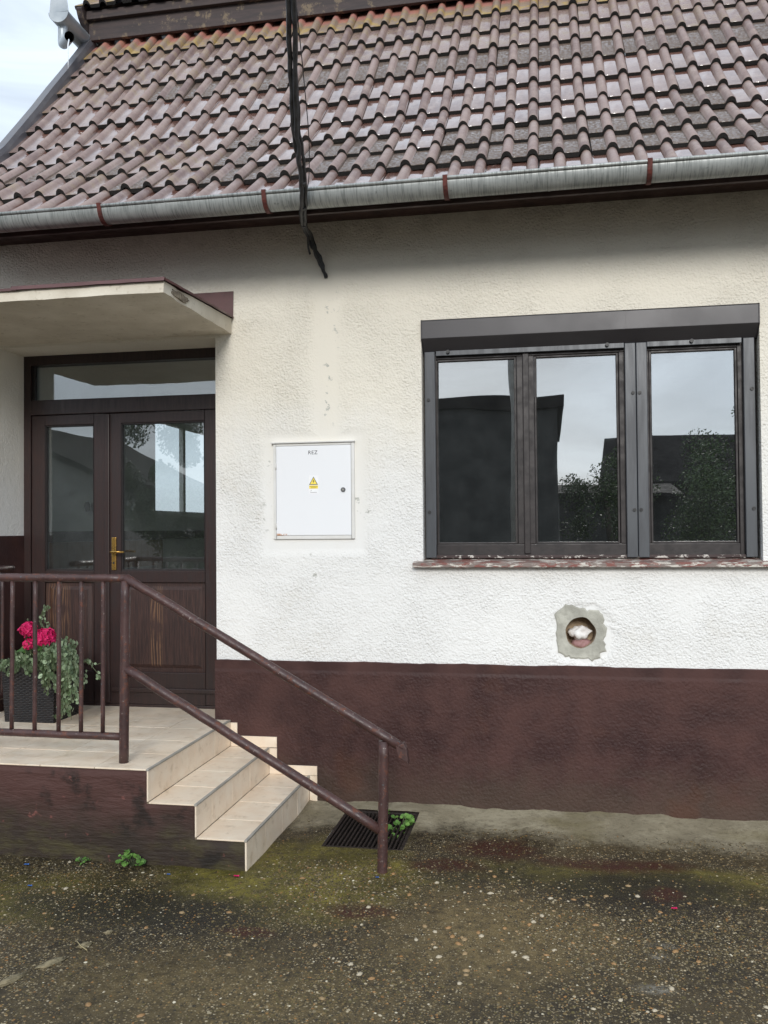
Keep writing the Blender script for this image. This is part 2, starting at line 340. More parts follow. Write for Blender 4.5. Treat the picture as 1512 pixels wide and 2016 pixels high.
# cabinet
b = NB('white_cabinet_enamel')
rust = b.mul(b.rect(-1.75, -1.66, 1.80, 1.83, 0.008), b.step(b.noise(40, 4, 0.7), 0.4, 0.55))
M['cabinet'] = b.fin(b.mix(rust, srgb(234, 235, 237), srgb(190, 130, 80)), 0.35, b.bump(b.noise(3, 2), 0.05, 0.002))
M['cabinet_frame'] = pm('white_cabinet_frame', srgb(222, 221, 218), srgb(212, 210, 204), 6, (0.4, 0.5), (0.1, 40, 0.001))
M['ink'] = pm('dark_grey_print', srgb(62, 64, 66), srgb(70, 72, 74), 30)
M['ink_light'] = pm('light_grey_print', srgb(176, 172, 176), srgb(190, 186, 190), 30)
M['yellow'] = pm('warning_yellow', srgb(250, 226, 96), srgb(244, 218, 86), 30, (0.4, 0.5), (0.05, 40, 0.0005))
M['yellow_ink'] = pm('dull_yellow_print', srgb(196, 170, 60), srgb(186, 160, 50), 30)
M['sticker'] = pm('white_sticker', srgb(244, 244, 244), srgb(238, 238, 240), 30, (0.4, 0.5), (0.05, 40, 0.0005))
M['lock'] = pm('lock_metal', srgb(92, 94, 96), srgb(120, 122, 124), 60, (0.3, 0.5), (0.2, 60, 0.001), 0.6)

# ground: old wet concrete with exposed gravel
b = NB('gravelly_concrete')
X = b.xyz()
n1 = b.noise(1.1, 6, 0.65); n2 = b.noise(3.4, 6, 0.65); n3 = b.noise(22, 5, 0.7); n4 = b.noise(120, 3, 0.6)
col = b.mix(b.step(n3, 0.35, 0.65), srgb(38, 32, 21), srgb(68, 58, 38))
col = b.mix(b.step(n1, 0.45, 0.68, 0, 0.55), col, srgb(94, 80, 54))
v1 = b.voro(95, out='Color'); v1d = b.voro(95)
pick = b.xyz(v1)[0]
grain = b.mul(b.step(pick, 0.45, 0.50), b.step(v1d, 0.30, 0.46, 1, 0))
gcol = b.mix(b.xyz(v1)[1], srgb(124, 104, 66), srgb(168, 156, 130))
gcol = b.mix(b.step(b.xyz(v1)[2], 0.5, 0.9), gcol, srgb(78, 66, 42))
v2 = b.voro(46, out='Color'); v2d = b.voro(46); v2x = b.xyz(v2)
grain2 = b.mul(b.mul(b.step(v2x[0], 0.66, 0.70), b.step(v2d, 0.24, 0.36, 1, 0)), b.step(n1, 0.40, 0.56))
gcol = b.mix(grain2, gcol, b.mix(v2x[1], srgb(158, 124, 74), srgb(172, 156, 126)))
grain = b.math('MAXIMUM', grain, grain2)
grain_a = b.mul(grain, b.step(n2, 0.35, 0.6, 0.45, 1))
moss1 = b.blob(-1.30, -1.25, 0, 0.80, 0.60, None, 0.5, 1.1, 0.5, 4)
moss2 = b.blob(0.6, -1.05, 0, 1.3, 0.28, None, 0.4, 1.1, 0.5, 4)
moss3 = b.blob(-2.3, -1.7, 0, 0.8, 0.35, None, 0.4, 1.1, 0.5, 4)
moss = b.math('MAXIMUM', moss1, b.mul(b.math('MAXIMUM', moss2, moss3), 0.8))
moss = b.mul(moss, b.step(n3, 0.30, 0.62, 0.25, 0.9))
col = b.mix(grain_a, col, gcol)
col = b.mix(moss, col, b.mix(b.step(n2, 0.35, 0.65), srgb(84, 78, 28), srgb(132, 120, 46)))
dark = b.math('MAXIMUM', b.blob(0.35, -1.15, 0, 1.0, 0.35, None, 0.3, 1.1, 0.5, 3), b.blob(-1.9, -1.75, 0, 0.9, 0.3, None, 0.3, 1.1, 0.5, 3))
col = b.mix(b.mul(dark, 0.85), col, srgb(27, 24, 19))
rust = None
for cx, cy, rx, ry in ((-0.30, -0.72, 0.30, 0.22), (-1.30, -1.90, 0.16, 0.06), (-0.86, -1.62, 0.22, 0.10), (0.3, -0.85, 0.5, 0.12), (0.52, -1.2, 0.12, 0.12), (-0.55, -1.0, 0.25, 0.12)):
    r_ = b.blob(cx, cy, 0, rx, ry, None, 0.3, 1.1, 0.55, 7); rust = r_ if rust is None else b.math('MAXIMUM', rust, r_)
col = b.mix(b.mul(rust, b.step(n3, 0.30, 0.55, 0.45, 1.0)), col, srgb(62, 32, 20))
# pale smooth concrete along the wall foot, ragged edge
yy = b.add(X[1], b.math('MULTIPLY_ADD', b.noise(2.6, 5, 0.65), 0.75, -0.375))
yy = b.add(yy, b.math('MULTIPLY_ADD', n3, 0.30, -0.15))
strip = b.mul(b.step(yy, -0.62, -0.24), b.step(X[0], -1.62, -1.45))
strip = b.mul(strip, b.step(n3, 0.25, 0.55, 0.55, 1))
scol = b.mix(b.step(n2, 0.35, 0.65), srgb(172, 162, 138), srgb(138, 128, 106))
scol = b.mix(b.step(b.noise(2.0, 5, 0.6, co=b.map((1, 1, 1), (9, 0, 0))), 0.52, 0.70, 0, 0.6), scol, srgb(118, 108, 74))
scol = b.mix(b.step(n3, 0.55, 0.72, 0, 0.55), scol, srgb(92, 84, 66))
col = b.mix(strip, col, scol)
for cx, cy, rx, ry, k_ in ((0.37, -2.1, 0.09, 0.045, 0.7), (0.42, -1.85, 0.05, 0.04, 0.5), (0.45, -1.75, 0.09, 0.03, 0.4)):
    col = b.mix(b.mul(b.mul(b.blob(cx, cy, 0, rx, ry, None, 0.2, 1.2, 0.9, 22), b.step(n3, 0.35, 0.6)), k_), col, srgb(150, 146, 136))
tan = b.math('MAXIMUM', b.blob(-0.30, -1.75, 0, 0.50, 0.55, None, 0.2, 1.3, 0.6, 5), b.mul(b.blob(-1.2, -2.4, 0, 0.9, 0.35, None, 0.2, 1.3, 0.5, 4), 0.7))
col = b.mix(b.mul(b.mul(tan, b.step(n3, 0.3, 0.7, 0.35, 1)), 0.8), col, srgb(124, 106, 70))
h = b.add(b.mul(grain, 0.8), b.add(b.mul(n4, 0.5), b.mul(n3, 0.9)))
h = b.mul(h, b.math('SUBTRACT', 1.0, b.mul(strip, 0.7)))
M['ground'] = b.fin(col, b.step(n2, 0.3, 0.7, 0.42, 0.75), b.bump(h, 0.8, 0.007), spec=0.4)

def vcol_mat(name, rough=0.5, bump=0.3):
    b = NB(name); a = b.t.nodes.new('ShaderNodeAttribute'); a.attribute_name = 'Col'
    return b.fin(a.outputs['Color'], rough, b.bump(b.noise(120, 3), bump, 0.002), spec=0.4)
M['gravel'] = vcol_mat('loose_gravel', 0.5)
M['pebble'] = pm('tan_pebble', srgb(160, 134, 94), srgb(134, 112, 82), 40, (0.4, 0.6), (0.2, 80, 0.002))
M['pebble_white'] = pm('white_pebble', srgb(190, 178, 154), srgb(164, 152, 130), 40, (0.4, 0.6), (0.2, 80, 0.002))
M['pebble_ochre'] = pm('ochre_pebble', srgb(158, 122, 76), srgb(142, 108, 72), 40, (0.4, 0.6), (0.2, 80, 0.002))
M['mortar'] = pm('old_mortar', srgb(150, 136, 106), srgb(112, 102, 78), 30, (0.8, 0.95), (0.8, 60, 0.004))
M['iron'] = pm('black_iron', srgb(34, 30, 28), srgb(50, 38, 32), 40, (0.5, 0.8), (0.5, 80, 0.002), 0.2)
M['pit'] = pm('drain_pit', srgb(22, 21, 18), srgb(34, 32, 24), 8)
M['cement'] = pm('grey_cement_patch', srgb(188, 186, 174), srgb(150, 148, 138), 9, (0.8, 0.95), (0.8, 40, 0.006))
M['brick_in'] = pm('pink_brick', srgb(166, 128, 128), srgb(140, 106, 100), 30, (0.8, 0.95), (0.6, 40, 0.004))
M['clay_in'] = pm('tan_hole_lining', srgb(172, 152, 126), srgb(132, 112, 90), 20, (0.8, 0.95), (0.8, 30, 0.008))
M['rag'] = pm('white_crumpled_paper', srgb(236, 234, 230), srgb(214, 208, 204), 18, (0.7, 0.9), (0.6, 24, 0.008))
M['cable'] = pm('weathered_black_cable', srgb(34, 33, 33), srgb(62, 62, 64), 26, (0.35, 0.65), (0.6, 60, 0.003))
M['wicker'] = pm('dark_wicker', srgb(26, 23, 23), srgb(38, 33, 32), 30, (0.35, 0.55), (0.3, 80, 0.001))
M['soil'] = pm('potting_soil', srgb(40, 32, 24), srgb(58, 46, 34), 40, (0.9, 1.0), (1, 60, 0.01))
def leaf_mat(name, c1, c2, c3):
    b = NB(name)
    oi = b.noise(35, 2); g = b.t.nodes.new('ShaderNodeNewGeometry').outputs['Random Per Island']
    col = b.mix(g, c1, c2); col = b.mix(b.step(oi, 0.5, 0.7, 0, 0.6), col, c3)
    return b.fin(col, 0.55, spec=0.3)
M['leaf_grey'] = leaf_mat('grey_green_leaf', srgb(112, 132, 96), srgb(168, 184, 152), srgb(134, 154, 116))
M['leaf_green'] = leaf_mat('green_leaf', srgb(58, 92, 42), srgb(84, 122, 58), srgb(70, 104, 48))
M['leaf_weed'] = leaf_mat('weed_leaf', srgb(66, 104, 40), srgb(104, 140, 66), srgb(84, 120, 50))
M['leaf_tree'] = leaf_mat('tree_leaf', srgb(44, 62, 30), srgb(74, 92, 46), srgb(56, 76, 36))
M['stem'] = pm('plant_stem', srgb(96, 104, 74), srgb(82, 90, 60), 30)
M['petal'] = leaf_mat('magenta_petal', srgb(196, 16, 84), srgb(222, 44, 112), srgb(170, 8, 64))
M['bark'] = pm('bark', srgb(70, 58, 46), srgb(48, 40, 32), 20, (0.8, 0.95), (0.8, 30, 0.01))
M['blue'] = pm('blue_scrap', srgb(52, 96, 170), srgb(70, 116, 180), 30)
M['straw'] = pm('dry_straw', srgb(176, 160, 120), srgb(150, 136, 100), 30)
M['water'] = pm('falling_water', srgb(226, 234, 240), srgb(240, 244, 248), 30, (0.05, 0.1))
M['room_wall'] = pm('room_wall', srgb(226, 228, 224), srgb(214, 216, 212), 3)
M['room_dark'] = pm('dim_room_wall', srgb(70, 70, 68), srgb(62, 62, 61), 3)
M['room_floor'] = pm('room_floor', srgb(96, 78, 62), srgb(82, 66, 52), 4)
b = NB('interior_wainscot')
g = b.noise(10, 5, 0.6, co=b.map((6, 6, 0.6)))
M['wainscot'] = b.fin(b.mix(g, srgb(122, 88, 52), srgb(94, 66, 40)), 0.4, b.bump(g, 0.2, 0.002))
M['opp_wall'] = pm('neighbour_render', srgb(70, 70, 68), srgb(54, 54, 53), 2, (0.8, 0.95), (0.4, 20, 0.01), spec=0.1)
M['opp_roof'] = pm('neighbour_roof', srgb(40, 37, 36), srgb(32, 30, 29), 3, (0.8, 0.95), (0.4, 10, 0.02), spec=0.05)
M['pole'] = pm('grey_concrete_pole', srgb(140, 138, 132), srgb(122, 120, 114), 6)

# ------------------------------------------------------------------ object helpers
def link(o, parent=None):
    COL.objects.link(o)
    if parent is not None:
        o.parent = parent
        o.matrix_parent_inverse = world_of(parent).inverted()
    return o
def world_of(o):
    m = Matrix.LocRotScale(o.location, o.rotation_euler, o.scale)
    if o.parent is not None: m = world_of(o.parent) @ o.matrix_parent_inverse @ m
    return m
def tag(o, label=None, cat=None, group=None, kind=None):
    if label: o['label'] = label
    if cat: o['category'] = cat
    if group: o['group'] = group
    if kind: o['kind'] = kind
    return o
def empty(name, loc, label, cat, group=None):
    o = bpy.data.objects.new(name, None); o.location = loc; o.empty_display_size = 0.1; link(o)
    return tag(o, label, cat, group)
def mesh_obj(name, verts, faces, mat, parent=None, smooth=False, bevel=0.0, mats=None, fmat=None):
    me = bpy.data.meshes.new(name)
    me.from_pydata([tuple(v) for v in verts], [], faces)
    if bevel > 0 or True:
        bm = bmesh.new(); bm.from_mesh(me)
        if bevel > 0:
            bmesh.ops.remove_doubles(bm, verts=bm.verts, dist=1e-5)
            ed = [e for e in bm.edges if len(e.link_faces) == 2 and e.calc_face_angle(0) > 0.6]
            bmesh.ops.bevel(bm, geom=ed, offset=bevel, offset_type='OFFSET', segments=2, profile=0.6, affect='EDGES', clamp_overlap=True)
        bmesh.ops.recalc_face_normals(bm, faces=bm.faces)
        bm.to_mesh(me); bm.free()
    for m_ in (mats or [mat]): me.materials.append(M[m_])
    if fmat: me.polygons.foreach_set('material_index', fmat)
    if smooth: me.polygons.foreach_set('use_smooth', [True]*len(me.polygons))
    o = bpy.data.objects.new(name, me); return link(o, parent)
BF = [(0, 1, 3, 2), (4, 6, 7, 5), (0, 4, 5, 1), (2, 3, 7, 6), (0, 2, 6, 4), (1, 5, 7, 3)]
def boxv(x0, x1, y0, y1, z0, z1):
    return [(x, y, z) for x in (x0, x1) for y in (y0, y1) for z in (z0, z1)]
def box(name, x0, x1, y0, y1, z0, z1, mat, parent=None, bevel=0.003, rot=None):
    v = boxv(x0, x1, y0, y1, z0, z1)
    return mesh_obj(name, v, BF, mat, parent, bevel=bevel)
def boxes(name, lst, mat, parent=None, bevel=0.002):
    V, F = [], []
    for q in lst:
        k = len(V); V += boxv(*q); F += [tuple(i+k for i in f) for f in BF]
    return mesh_obj(name, V, F, mat, parent, bevel=bevel)
def prism(name, pts, axis, a0, a1, mat, parent=None, bevel=0.003):
    """polygon pts (2D) extruded along axis; x: pts are (y,z); y: (x,z); z: (x,y)"""
    def P(p, a): return {'x': (a, p[0], p[1]), 'y': (p[0], a, p[1]), 'z': (p[0], p[1], a)}[axis]
    n = len(pts); V = [P(p, a0) for p in pts] + [P(p, a1) for p in pts]
    F = [tuple(range(n))[::-1], tuple(range(n, 2*n))] + [(i, (i+1) % n, n+(i+1) % n, n+i) for i in range(n)]
    return mesh_obj(name, V, F, mat, parent, bevel=bevel)
def tube_geo(pts, r, n=12, caps=True):
    pts = [Vector(p) for p in pts]
    rr = r if isinstance(r, (list, tuple)) else [r]*len(pts)
    V, F = [], []
    prev = None
    for i, p in enumerate(pts):
        t = (pts[min(i+1, len(pts)-1)] - pts[max(i-1, 0)]).normalized()
        if prev is None:
            a = Vector((0, 0, 1)) if abs(t.z) < 0.9 else Vector((0, 1, 0))
            u = t.cross(a).normalized()
        else:
            u = (prev - t*prev.dot(t)).normalized()
        prev = u; v = t.cross(u)
        for k in range(n):
            an = 2*math.pi*k/n; V.append(p + (u*math.cos(an) + v*math.sin(an))*rr[i])
    for i in range(len(pts)-1):
        for k in range(n):
            F.append((i*n+k, i*n+(k+1) % n, (i+1)*n+(k+1) % n, (i+1)*n+k))
    if caps: F += [tuple(range(n))[::-1], tuple(range((len(pts)-1)*n, len(pts)*n))]
    return V, F
def tube(name, pts, r, mat, parent=None, n=12, caps=True):
    V, F = tube_geo(pts, r, n, caps)
    o = mesh_obj(name, V, F, mat, parent)
    for p in o.data.polygons: p.use_smooth = len(p.vertices) == 4
    return o

# ------------------------------------------------------------------ ground
GZ = 0.11
def axis_vals(dense, extra):
    return sorted(set([round(v, 4) for v in dense] + extra))
GR = (-1.255, -0.80, -0.81, -0.165)           # drain opening
gx = axis_vals(np.arange(-4.4, 2.6, 0.04), [-60, -40, -25, -15, -10, -7, -5.5, 4, 6, 9, 14, 25, 40, 60, GR[0], GR[1]])
gy = axis_vals(np.arange(-4.2, 0.3, 0.06), [-70, -50, -35, -25, -18, -12, -9, -7, -5.5, -4.6, 2, 5, 9, 15, 30, 60, GR[2], GR[3]])
V = []
for y in gy:
    for x in gx:
        h = 0.012*mnoise.noise((x*1.7, y*1.7, 0)) + 0.004*mnoise.noise((x*6, y*6, 3))
        h += 0.02*max(0, min(1, (-y-0.2)/1.2)) - 0.01
        if GR[0]-0.1 < x < GR[1]+0.1 and GR[2]-0.1 < y < GR[3]+0.1: h = min(h, 0.0)*0.3
        if y > -0.3 and x > -1.6: h += (0.02 + 0.018*mnoise.noise((x*4, 0, 7)) + 0.012*mnoise.noise((x*13, 0, 2)))*max(0, (y+0.3)/0.3)
        V.append((x, y, GZ + h))
F = []
nx = len(gx)
for j in range(len(gy)-1):
    for i in range(nx-1):
        cx_, cy_ = (gx[i]+gx[i+1])/2, (gy[j]+gy[j+1])/2
        if GR[0] < cx_ < GR[1] and GR[2] < cy_ < GR[3]: continue
        F.append((j*nx+i, j*nx+i+1, (j+1)*nx+i+1, (j+1)*nx+i))
ground = mesh_obj('ground', V, F, 'ground', smooth=True)
tag(ground, 'dark wet concrete yard with exposed gravel and moss', None, kind='structure')
def gz(x, y):
    h = 0.012*mnoise.noise((x*1.7, y*1.7, 0)) + 0.004*mnoise.noise((x*6, y*6, 3)) + 0.02*max(0, min(1, (-y-0.2)/1.2)) - 0.01
    return GZ + h

# ------------------------------------------------------------------ house
house = empty('house', (0, 1.0, 0.1), 'single storey cream rendered house with brown plinth and brown tiled roof', 'house')
OD = (-3.77, -2.17, 3.14)                 # door opening x0,x1,top
OW = (-0.785, 1.25, 1.645, 3.185)         # window opening
HC = (0.185, 1.206, 0.092)                # pipe hole centre x,z,radius
WX0, WX1, WT = -3.88, 4.2, 3.92
xs = [WX0, OD[0], OD[1], OW[0], HC[0]-0.16, HC[0]+0.16, OW[1], WX1]
zs = [0.0, HC[1]-0.16, HC[1]+0.16, OW[2], OD[2], OW[3], WT]
V, F = [], []
def quad(a, b_, c, d):
    k = len(V); V.extend((a, b_, c, d)); F.append((k, k+1, k+2, k+3))
for i in range(len(xs)-1):
    for j in range(len(zs)-1):
        x0, x1, z0, z1 = xs[i], xs[i+1], zs[j], zs[j+1]; mx_, mz_ = (x0+x1)/2, (z0+z1)/2
        if OD[0] < mx_ < OD[1] and mz_ < OD[2]: continue
        if OW[0] < mx_ < OW[1] and OW[2] < mz_ < OW[3]: continue
        if abs(mx_-HC[0]) < 0.16 and abs(mz_-HC[1]) < 0.16: continue
        quad((x0, 0, z0), (x1, 0, z0), (x1, 0, z1), (x0, 0, z1))
# reveals
quad((OD[0], 0, 0), (OD[0], 0, OD[2]), (OD[0], 0.42, OD[2]), (OD[0], 0.42, 0))
quad((OD[1], 0, 0), (OD[1], 0.42, 0), (OD[1], 0.42, OD[2]), (OD[1], 0, OD[2]))
quad((OD[0], 0, OD[2]), (OD[1], 0, OD[2]), (OD[1], 0.42, OD[2]), (OD[0], 0.42, OD[2]))
for (xa) in (OW[0], OW[1]):
    quad((xa, 0, OW[2]), (xa, 0.3, OW[2]), (xa, 0.3, OW[3]), (xa, 0, OW[3]))
for (za) in (OW[2], OW[3]):
    quad((OW[0], 0, za), (OW[1], 0, za), (OW[1], 0.3, za), (OW[0], 0.3, za))
# hole ring and bore
NH = 32
ring, sq = [], []
for k in range(NH):
    a = 2*math.pi*k/NH; c, s = math.cos(a), math.sin(a)
    rr = HC[2]*(1 + 0.025*math.sin(3*a+1) + 0.015*math.sin(7*a) + (0.12*max(0, math.sin(a+0.2))**10))
    ring.append((HC[0]+rr*c, HC[1]+rr*s)); q = 0.16/max(abs(c), abs(s)); sq.append((HC[0]+q*c, HC[1]+q*s))
for k in range(NH):
    k2 = (k+1) % NH
    quad((*sq[k][:1], 0, sq[k][1]), (sq[k2][0], 0, sq[k2][1]), (ring[k2][0], 0, ring[k2][1]), (ring[k][0], 0, ring[k][1]))
# gable sides, back and tops
def wallbox(q):
    global V, F
    k = len(V); V += boxv(*q); F += [tuple(i+k for i in f) for f in BF]
for q_ in ((0.001, 2.5, 0, 3.89), (4.1, 7.0, 0, 3.89), (2.5, 4.1, 0, 2.0), (2.5, 4.1, 3.0, 3.89)): wallbox((WX0, WX0+0.115, *q_))
wallbox((WX1-0.12, WX1, 0.001, 7.0, 0, 3.89)); wallbox((WX0, WX1, 7.002, 7.1, 0, 3.9))
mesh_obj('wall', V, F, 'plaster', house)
# hole lining, crumbled edge, brick at the back
V, F = [], []
for k in range(NH):
    k2 = (k+1) % NH
    a = 2*math.pi*k/NH
    for d0, d1, r0, r1 in ((0.0, 0.03, 1.0, 0.97), (0.03, 0.12, 0.97, 0.93)):
        P = lambda i, d, r: (HC[0]+(ring[i][0]-HC[0])*r, d, HC[1]+(ring[i][1]-HC[1])*r)
        kk = len(V); V += [P(k, d0, r0), P(k2, d0, r0), P(k2, d1, r1), P(k, d1, r1)]; F.append((kk, kk+1, kk+2, kk+3))
k = len(V); V += [(HC[0]+0.1*math.cos(t), 0.12, HC[1]+0.1*math.sin(t)) for t in [2*math.pi*i/16 for i in range(16)]]; F.append(tuple(range(k, k+16)))
mesh_obj('hole_lining', V, F, 'clay_in', house)
def lump(name, c, r, mat, parent=None, seed=0, sub=2, amp=0.25, fr=3.0, sc3=(1, 1, 1)):
    bm = bmesh.new(); bmesh.ops.create_icosphere(bm, subdivisions=sub, radius=1)
    for v in bm.verts:
        d = 1 + amp*mnoise.noise(v.co*fr + Vector((seed*7.3, seed*3.1, 0)))
        v.co = Vector((c[0]+v.co.x*r*d*sc3[0], c[1]+v.co.y*r*d*sc3[1], c[2]+v.co.z*r*d*sc3[2]))
    me = bpy.data.meshes.new(name); bm.to_mesh(me); bm.free(); me.materials.append(M[mat])
    for p in me.polygons: p.use_smooth = True
    return link(bpy.data.objects.new(name, me), parent)
lump('brick', (HC[0]+0.012, 0.075, HC[1]-0.075), 0.07, 'brick_in', house, 3, 2, 0.3, 2.5, (0.95, 0.9, 0.55))
rag = lump('crumpled_paper', (HC[0]-0.005, 0.055, HC[1]-0.006), 0.056, 'rag', None, 5, 3, 0.75, 2.2, (1.1, 0.6, 0.75))
tag(rag, 'white crumpled paper stuffed into the round hole in the wall', 'paper')
# grey cement round the hole: one ragged proud ring
V, F = [], []
outer = []
for k in range(NH*2):
    a = 2*math.pi*k/(NH*2); c, s = math.cos(a), math.sin(a)
    q = 0.146/max(abs(c), abs(s), 0.84)*(1 + 0.18*mnoise.noise((c*1.1+3, s*1.1, 5.7)) + 0.12*mnoise.noise((c*3.7, s*3.7, 9)) + 0.12*mnoise.noise((c*10, s*10, 4)))
    outer.append((HC[0]+q*c, HC[1]+q*s*1.06))
inner = []
for k in range(NH*2):
    a = 2*math.pi*k/(NH*2); rr = HC[2]*(1 + 0.025*math.sin(3*a+1) + 0.015*math.sin(7*a) + (0.12*max(0, math.sin(a+0.2))**10))*1.0
    inner.append((HC[0]+rr*math.cos(a), HC[1]+rr*math.sin(a)))
n2_ = NH*2
V = [(p[0], -0.002, p[1]) for p in outer] + [(HC[0]+(p[0]-HC[0])*0.94, -0.007, HC[1]+(p[1]-HC[1])*0.94) for p in outer] + [(p[0], -0.007, p[1]) for p in inner] + [(p[0], 0.01, p[1]) for p in inner]
for rI in range(3):
    for k in range(n2_): F.append((rI*n2_+k, rI*n2_+(k+1) % n2_, (rI+1)*n2_+(k+1) % n2_, (rI+1)*n2_+k))
mesh_obj('cement_patch', V, F, 'cement', house, smooth=False)

# plinth: proud skin with an uneven top edge
def plinth(x0, x1, top, yb=-0.016):
    V, F = [], []
    n = max(2, int((x1-x0)/0.04))
    for i in range(n+1):
        x = x0 + (x1-x0)*i/n
        t = top + 0.006*mnoise.noise((x*3, 0, 0)) + 0.004*mnoise.noise((x*14, 0, 5))
        V += [(x, yb, 0.0), (x, yb, t-0.006), (x, yb+0.006, t), (x, 0.02, t)]
    for i in range(n):
        for k in range(3): F.append((i*4+k, (i+1)*4+k, (i+1)*4+k+1, i*4+k+1))
    F += [(0, 1, 2, 3), (n*4, n*4+3, n*4+2, n*4+1)]
    return mesh_obj('plinth', V, F, 'plinth', house)
plinth(OD[1]-0.006, WX1, 1.003)
plinth(WX0, OD[0]+0.004, 1.83)
box('plinth', OD[0]-0.002, OD[0]+0.008, -0.012, 0.30, 0.55, 1.83, 'plinth', house, 0.002)
box('plinth', OD[1]-0.010, OD[1]+0.002, -0.012, 0.30, 0.55, 1.0, 'plinth', house, 0.002)

# soffit, fascia, wall plate
for i in range(6):
    y0 = -0.532 + i*0.098
    box('soffit_board', WX0-0.1, WX1, y0, y0+0.096, 3.862, 3.885, 'soffit', house, 0.002)
box('fascia', WX0-0.1, WX1, -0.560, -0.534, 3.715, 3.85, 'soffit', house, 0.003)

# ------------------------------------------------------------------ roof
ANG = [37, 40, 41, 43.5, 48.8, 49, 50.3, 49.2, 50.2, 50.5]
EXP = 0.335
Bp = [(-0.368 - EXP*math.cos(R(37)), 4.001 - EXP*math.sin(R(37)))]
for a in ANG: Bp.append((Bp[-1][0] + EXP*math.cos(R(a)), Bp[-1][1] + EXP*math.sin(R(a))))
RX0, NC = -3.93, 24
RX1 = RX0 + 0.30*NC
V, F = [], []
for i, (y, z_) in enumerate(Bp):
    V += [(RX0, y, z_-0.012), (RX1+1.1, y, z_-0.012)]
for i in range(len(Bp)-1): F.append((2*i, 2*i+1, 2*i+3, 2*i+2))
roof = mesh_obj('roof', V, F, 'underlay', house)
# tile profile
prof = []
def rollpts(x0, x1, h, n):
    return [(x0+(x1-x0)*i/n, h*math.sin(math.pi*i/n)**0.55) for i in range(1, n)]
prof = [(0.0, -0.002), (0.004, 0.0), (0.078, 0.0)] + [(0.080, 0.002)] + rollpts(0.080, 0.148, 0.039, 8) + [(0.148, 0.002), (0.152, 0.0), (0.228, 0.0), (0.230, 0.002)] + rollpts(0.230, 0.297, 0.039, 8) + [(0.297, 0.0), (0.297, -0.02)]
def tile_mesh(name, kind, L_=0.415, th=0.031, sd=0):
    n = len(prof); V = []
    for x, z_ in prof:
        jig = 0.004*mnoise.noise((x*20, sd*3.3, 0))
        V += [(x, jig, z_-th), (x, jig, z_-0.004), (x, jig+0.004, z_), (x, L_, z_)]
    F, fm = [], []
    for i in range(n-1):
        for k in range(3):
            F.append((i*4+k, (i+1)*4+k, (i+1)*4+k+1, i*4+k+1)); fm.append(1 if k < 1 else 0)
    me = bpy.data.meshes.new(name); me.from_pydata(V, [], F)
    me.materials.append(M['tile_'+kind]); me.materials.append(M['tile_edge'])
    me.polygons.foreach_set('material_index', fm)
    for p in me.polygons: p.use_smooth = p.material_index == 0
    return me
KIND = ['wet', 'grit', 'grit', 'wet', 'wet', 'wet', 'grit', 'dull', 'dull', 'lichen']
tmesh = {k: [tile_mesh('roof_tile', k, sd=s) for s in range(3)] for k in ('wet', 'grit', 'lichen', 'dull')}
def place_tile(kind, x, y, z_, ang, parent, lift=0.033):
    o = bpy.data.objects.new('tile', rnd.choice(tmesh[kind]))
    tilt = ang - math.degrees(math.asin(lift/EXP))*0.9
    n = Vector((0, -math.sin(R(ang)), math.cos(R(ang))))
    p = Vector((x, y, z_)) + n*lift
    o.location = p + Vector((rnd.uniform(-0.002, 0.002), 0, 0)) + n*rnd.uniform(-0.002, 0.002)
    o.rotation_euler = (R(tilt) + rnd.uniform(-0.018, 0.018), rnd.uniform(-0.011, 0.011), rnd.uniform(-0.010, 0.010))
    COL.objects.link(o); o.parent = parent
    o.matrix_parent_inverse = PI[parent.name]
    return o
PI = {roof.name: world_of(roof).inverted()}
for r_ in range(10):
    for c in range(NC):
        kd = KIND[r_]
        if r_ in (3, 6) and rnd.random() < 0.25: kd = 'grit'
        if r_ == 2 and rnd.random() < 0.15: kd = 'wet'
        if c < 6 and kd == 'grit' and rnd.random() < 0.6: kd = 'dull'
        dn_ = 0.05 if r_ == 0 else 0.0
        place_tile(kd, RX0 + 0.30*c, Bp[r_][0] - dn_*math.cos(R(ANG[r_])), Bp[r_][1] - dn_*math.sin(R(ANG[r_])), ANG[r_], roof, 0.018 if r_ == 0 else 0.033)
# verge flashing up the end of the roof
V, F = [], []
for i, (y, z_) in enumerate(Bp):
    a = ANG[min(i, 9)]; n_ = (-math.sin(R(a)), math.cos(R(a)))
    for dx, dn in ((-0.075, -0.12), (-0.075, 0.075), (-0.068, 0.085), (-0.004, 0.085), (0.006, 0.05), (0.006, -0.01)):
        V.append((RX0+dx, y+n_[0]*dn, z_+n_[1]*dn))
for i in range(len(Bp)-1):
    for k in range(5): F.append((i*6+k, i*6+k+1, (i+1)*6+k+1, (i+1)*6+k))
mesh_obj('verge_flashing', V, F, 'tin_dark', house)
# gable triangle under the verge
gp = [(0.0, 3.9)] + [(y, z_-0.05) for y, z_ in Bp if y > 0.0] + [(3.6, 8.3), (7.0, 4.6), (7.0, 3.9)]
prism('gable_wall', gp, 'x', WX0+0.005, WX0+0.115, 'plaster', house, 0)
prism('gable_wall', gp, 'x', WX1-0.115, WX1-0.005, 'plaster', house, 0)

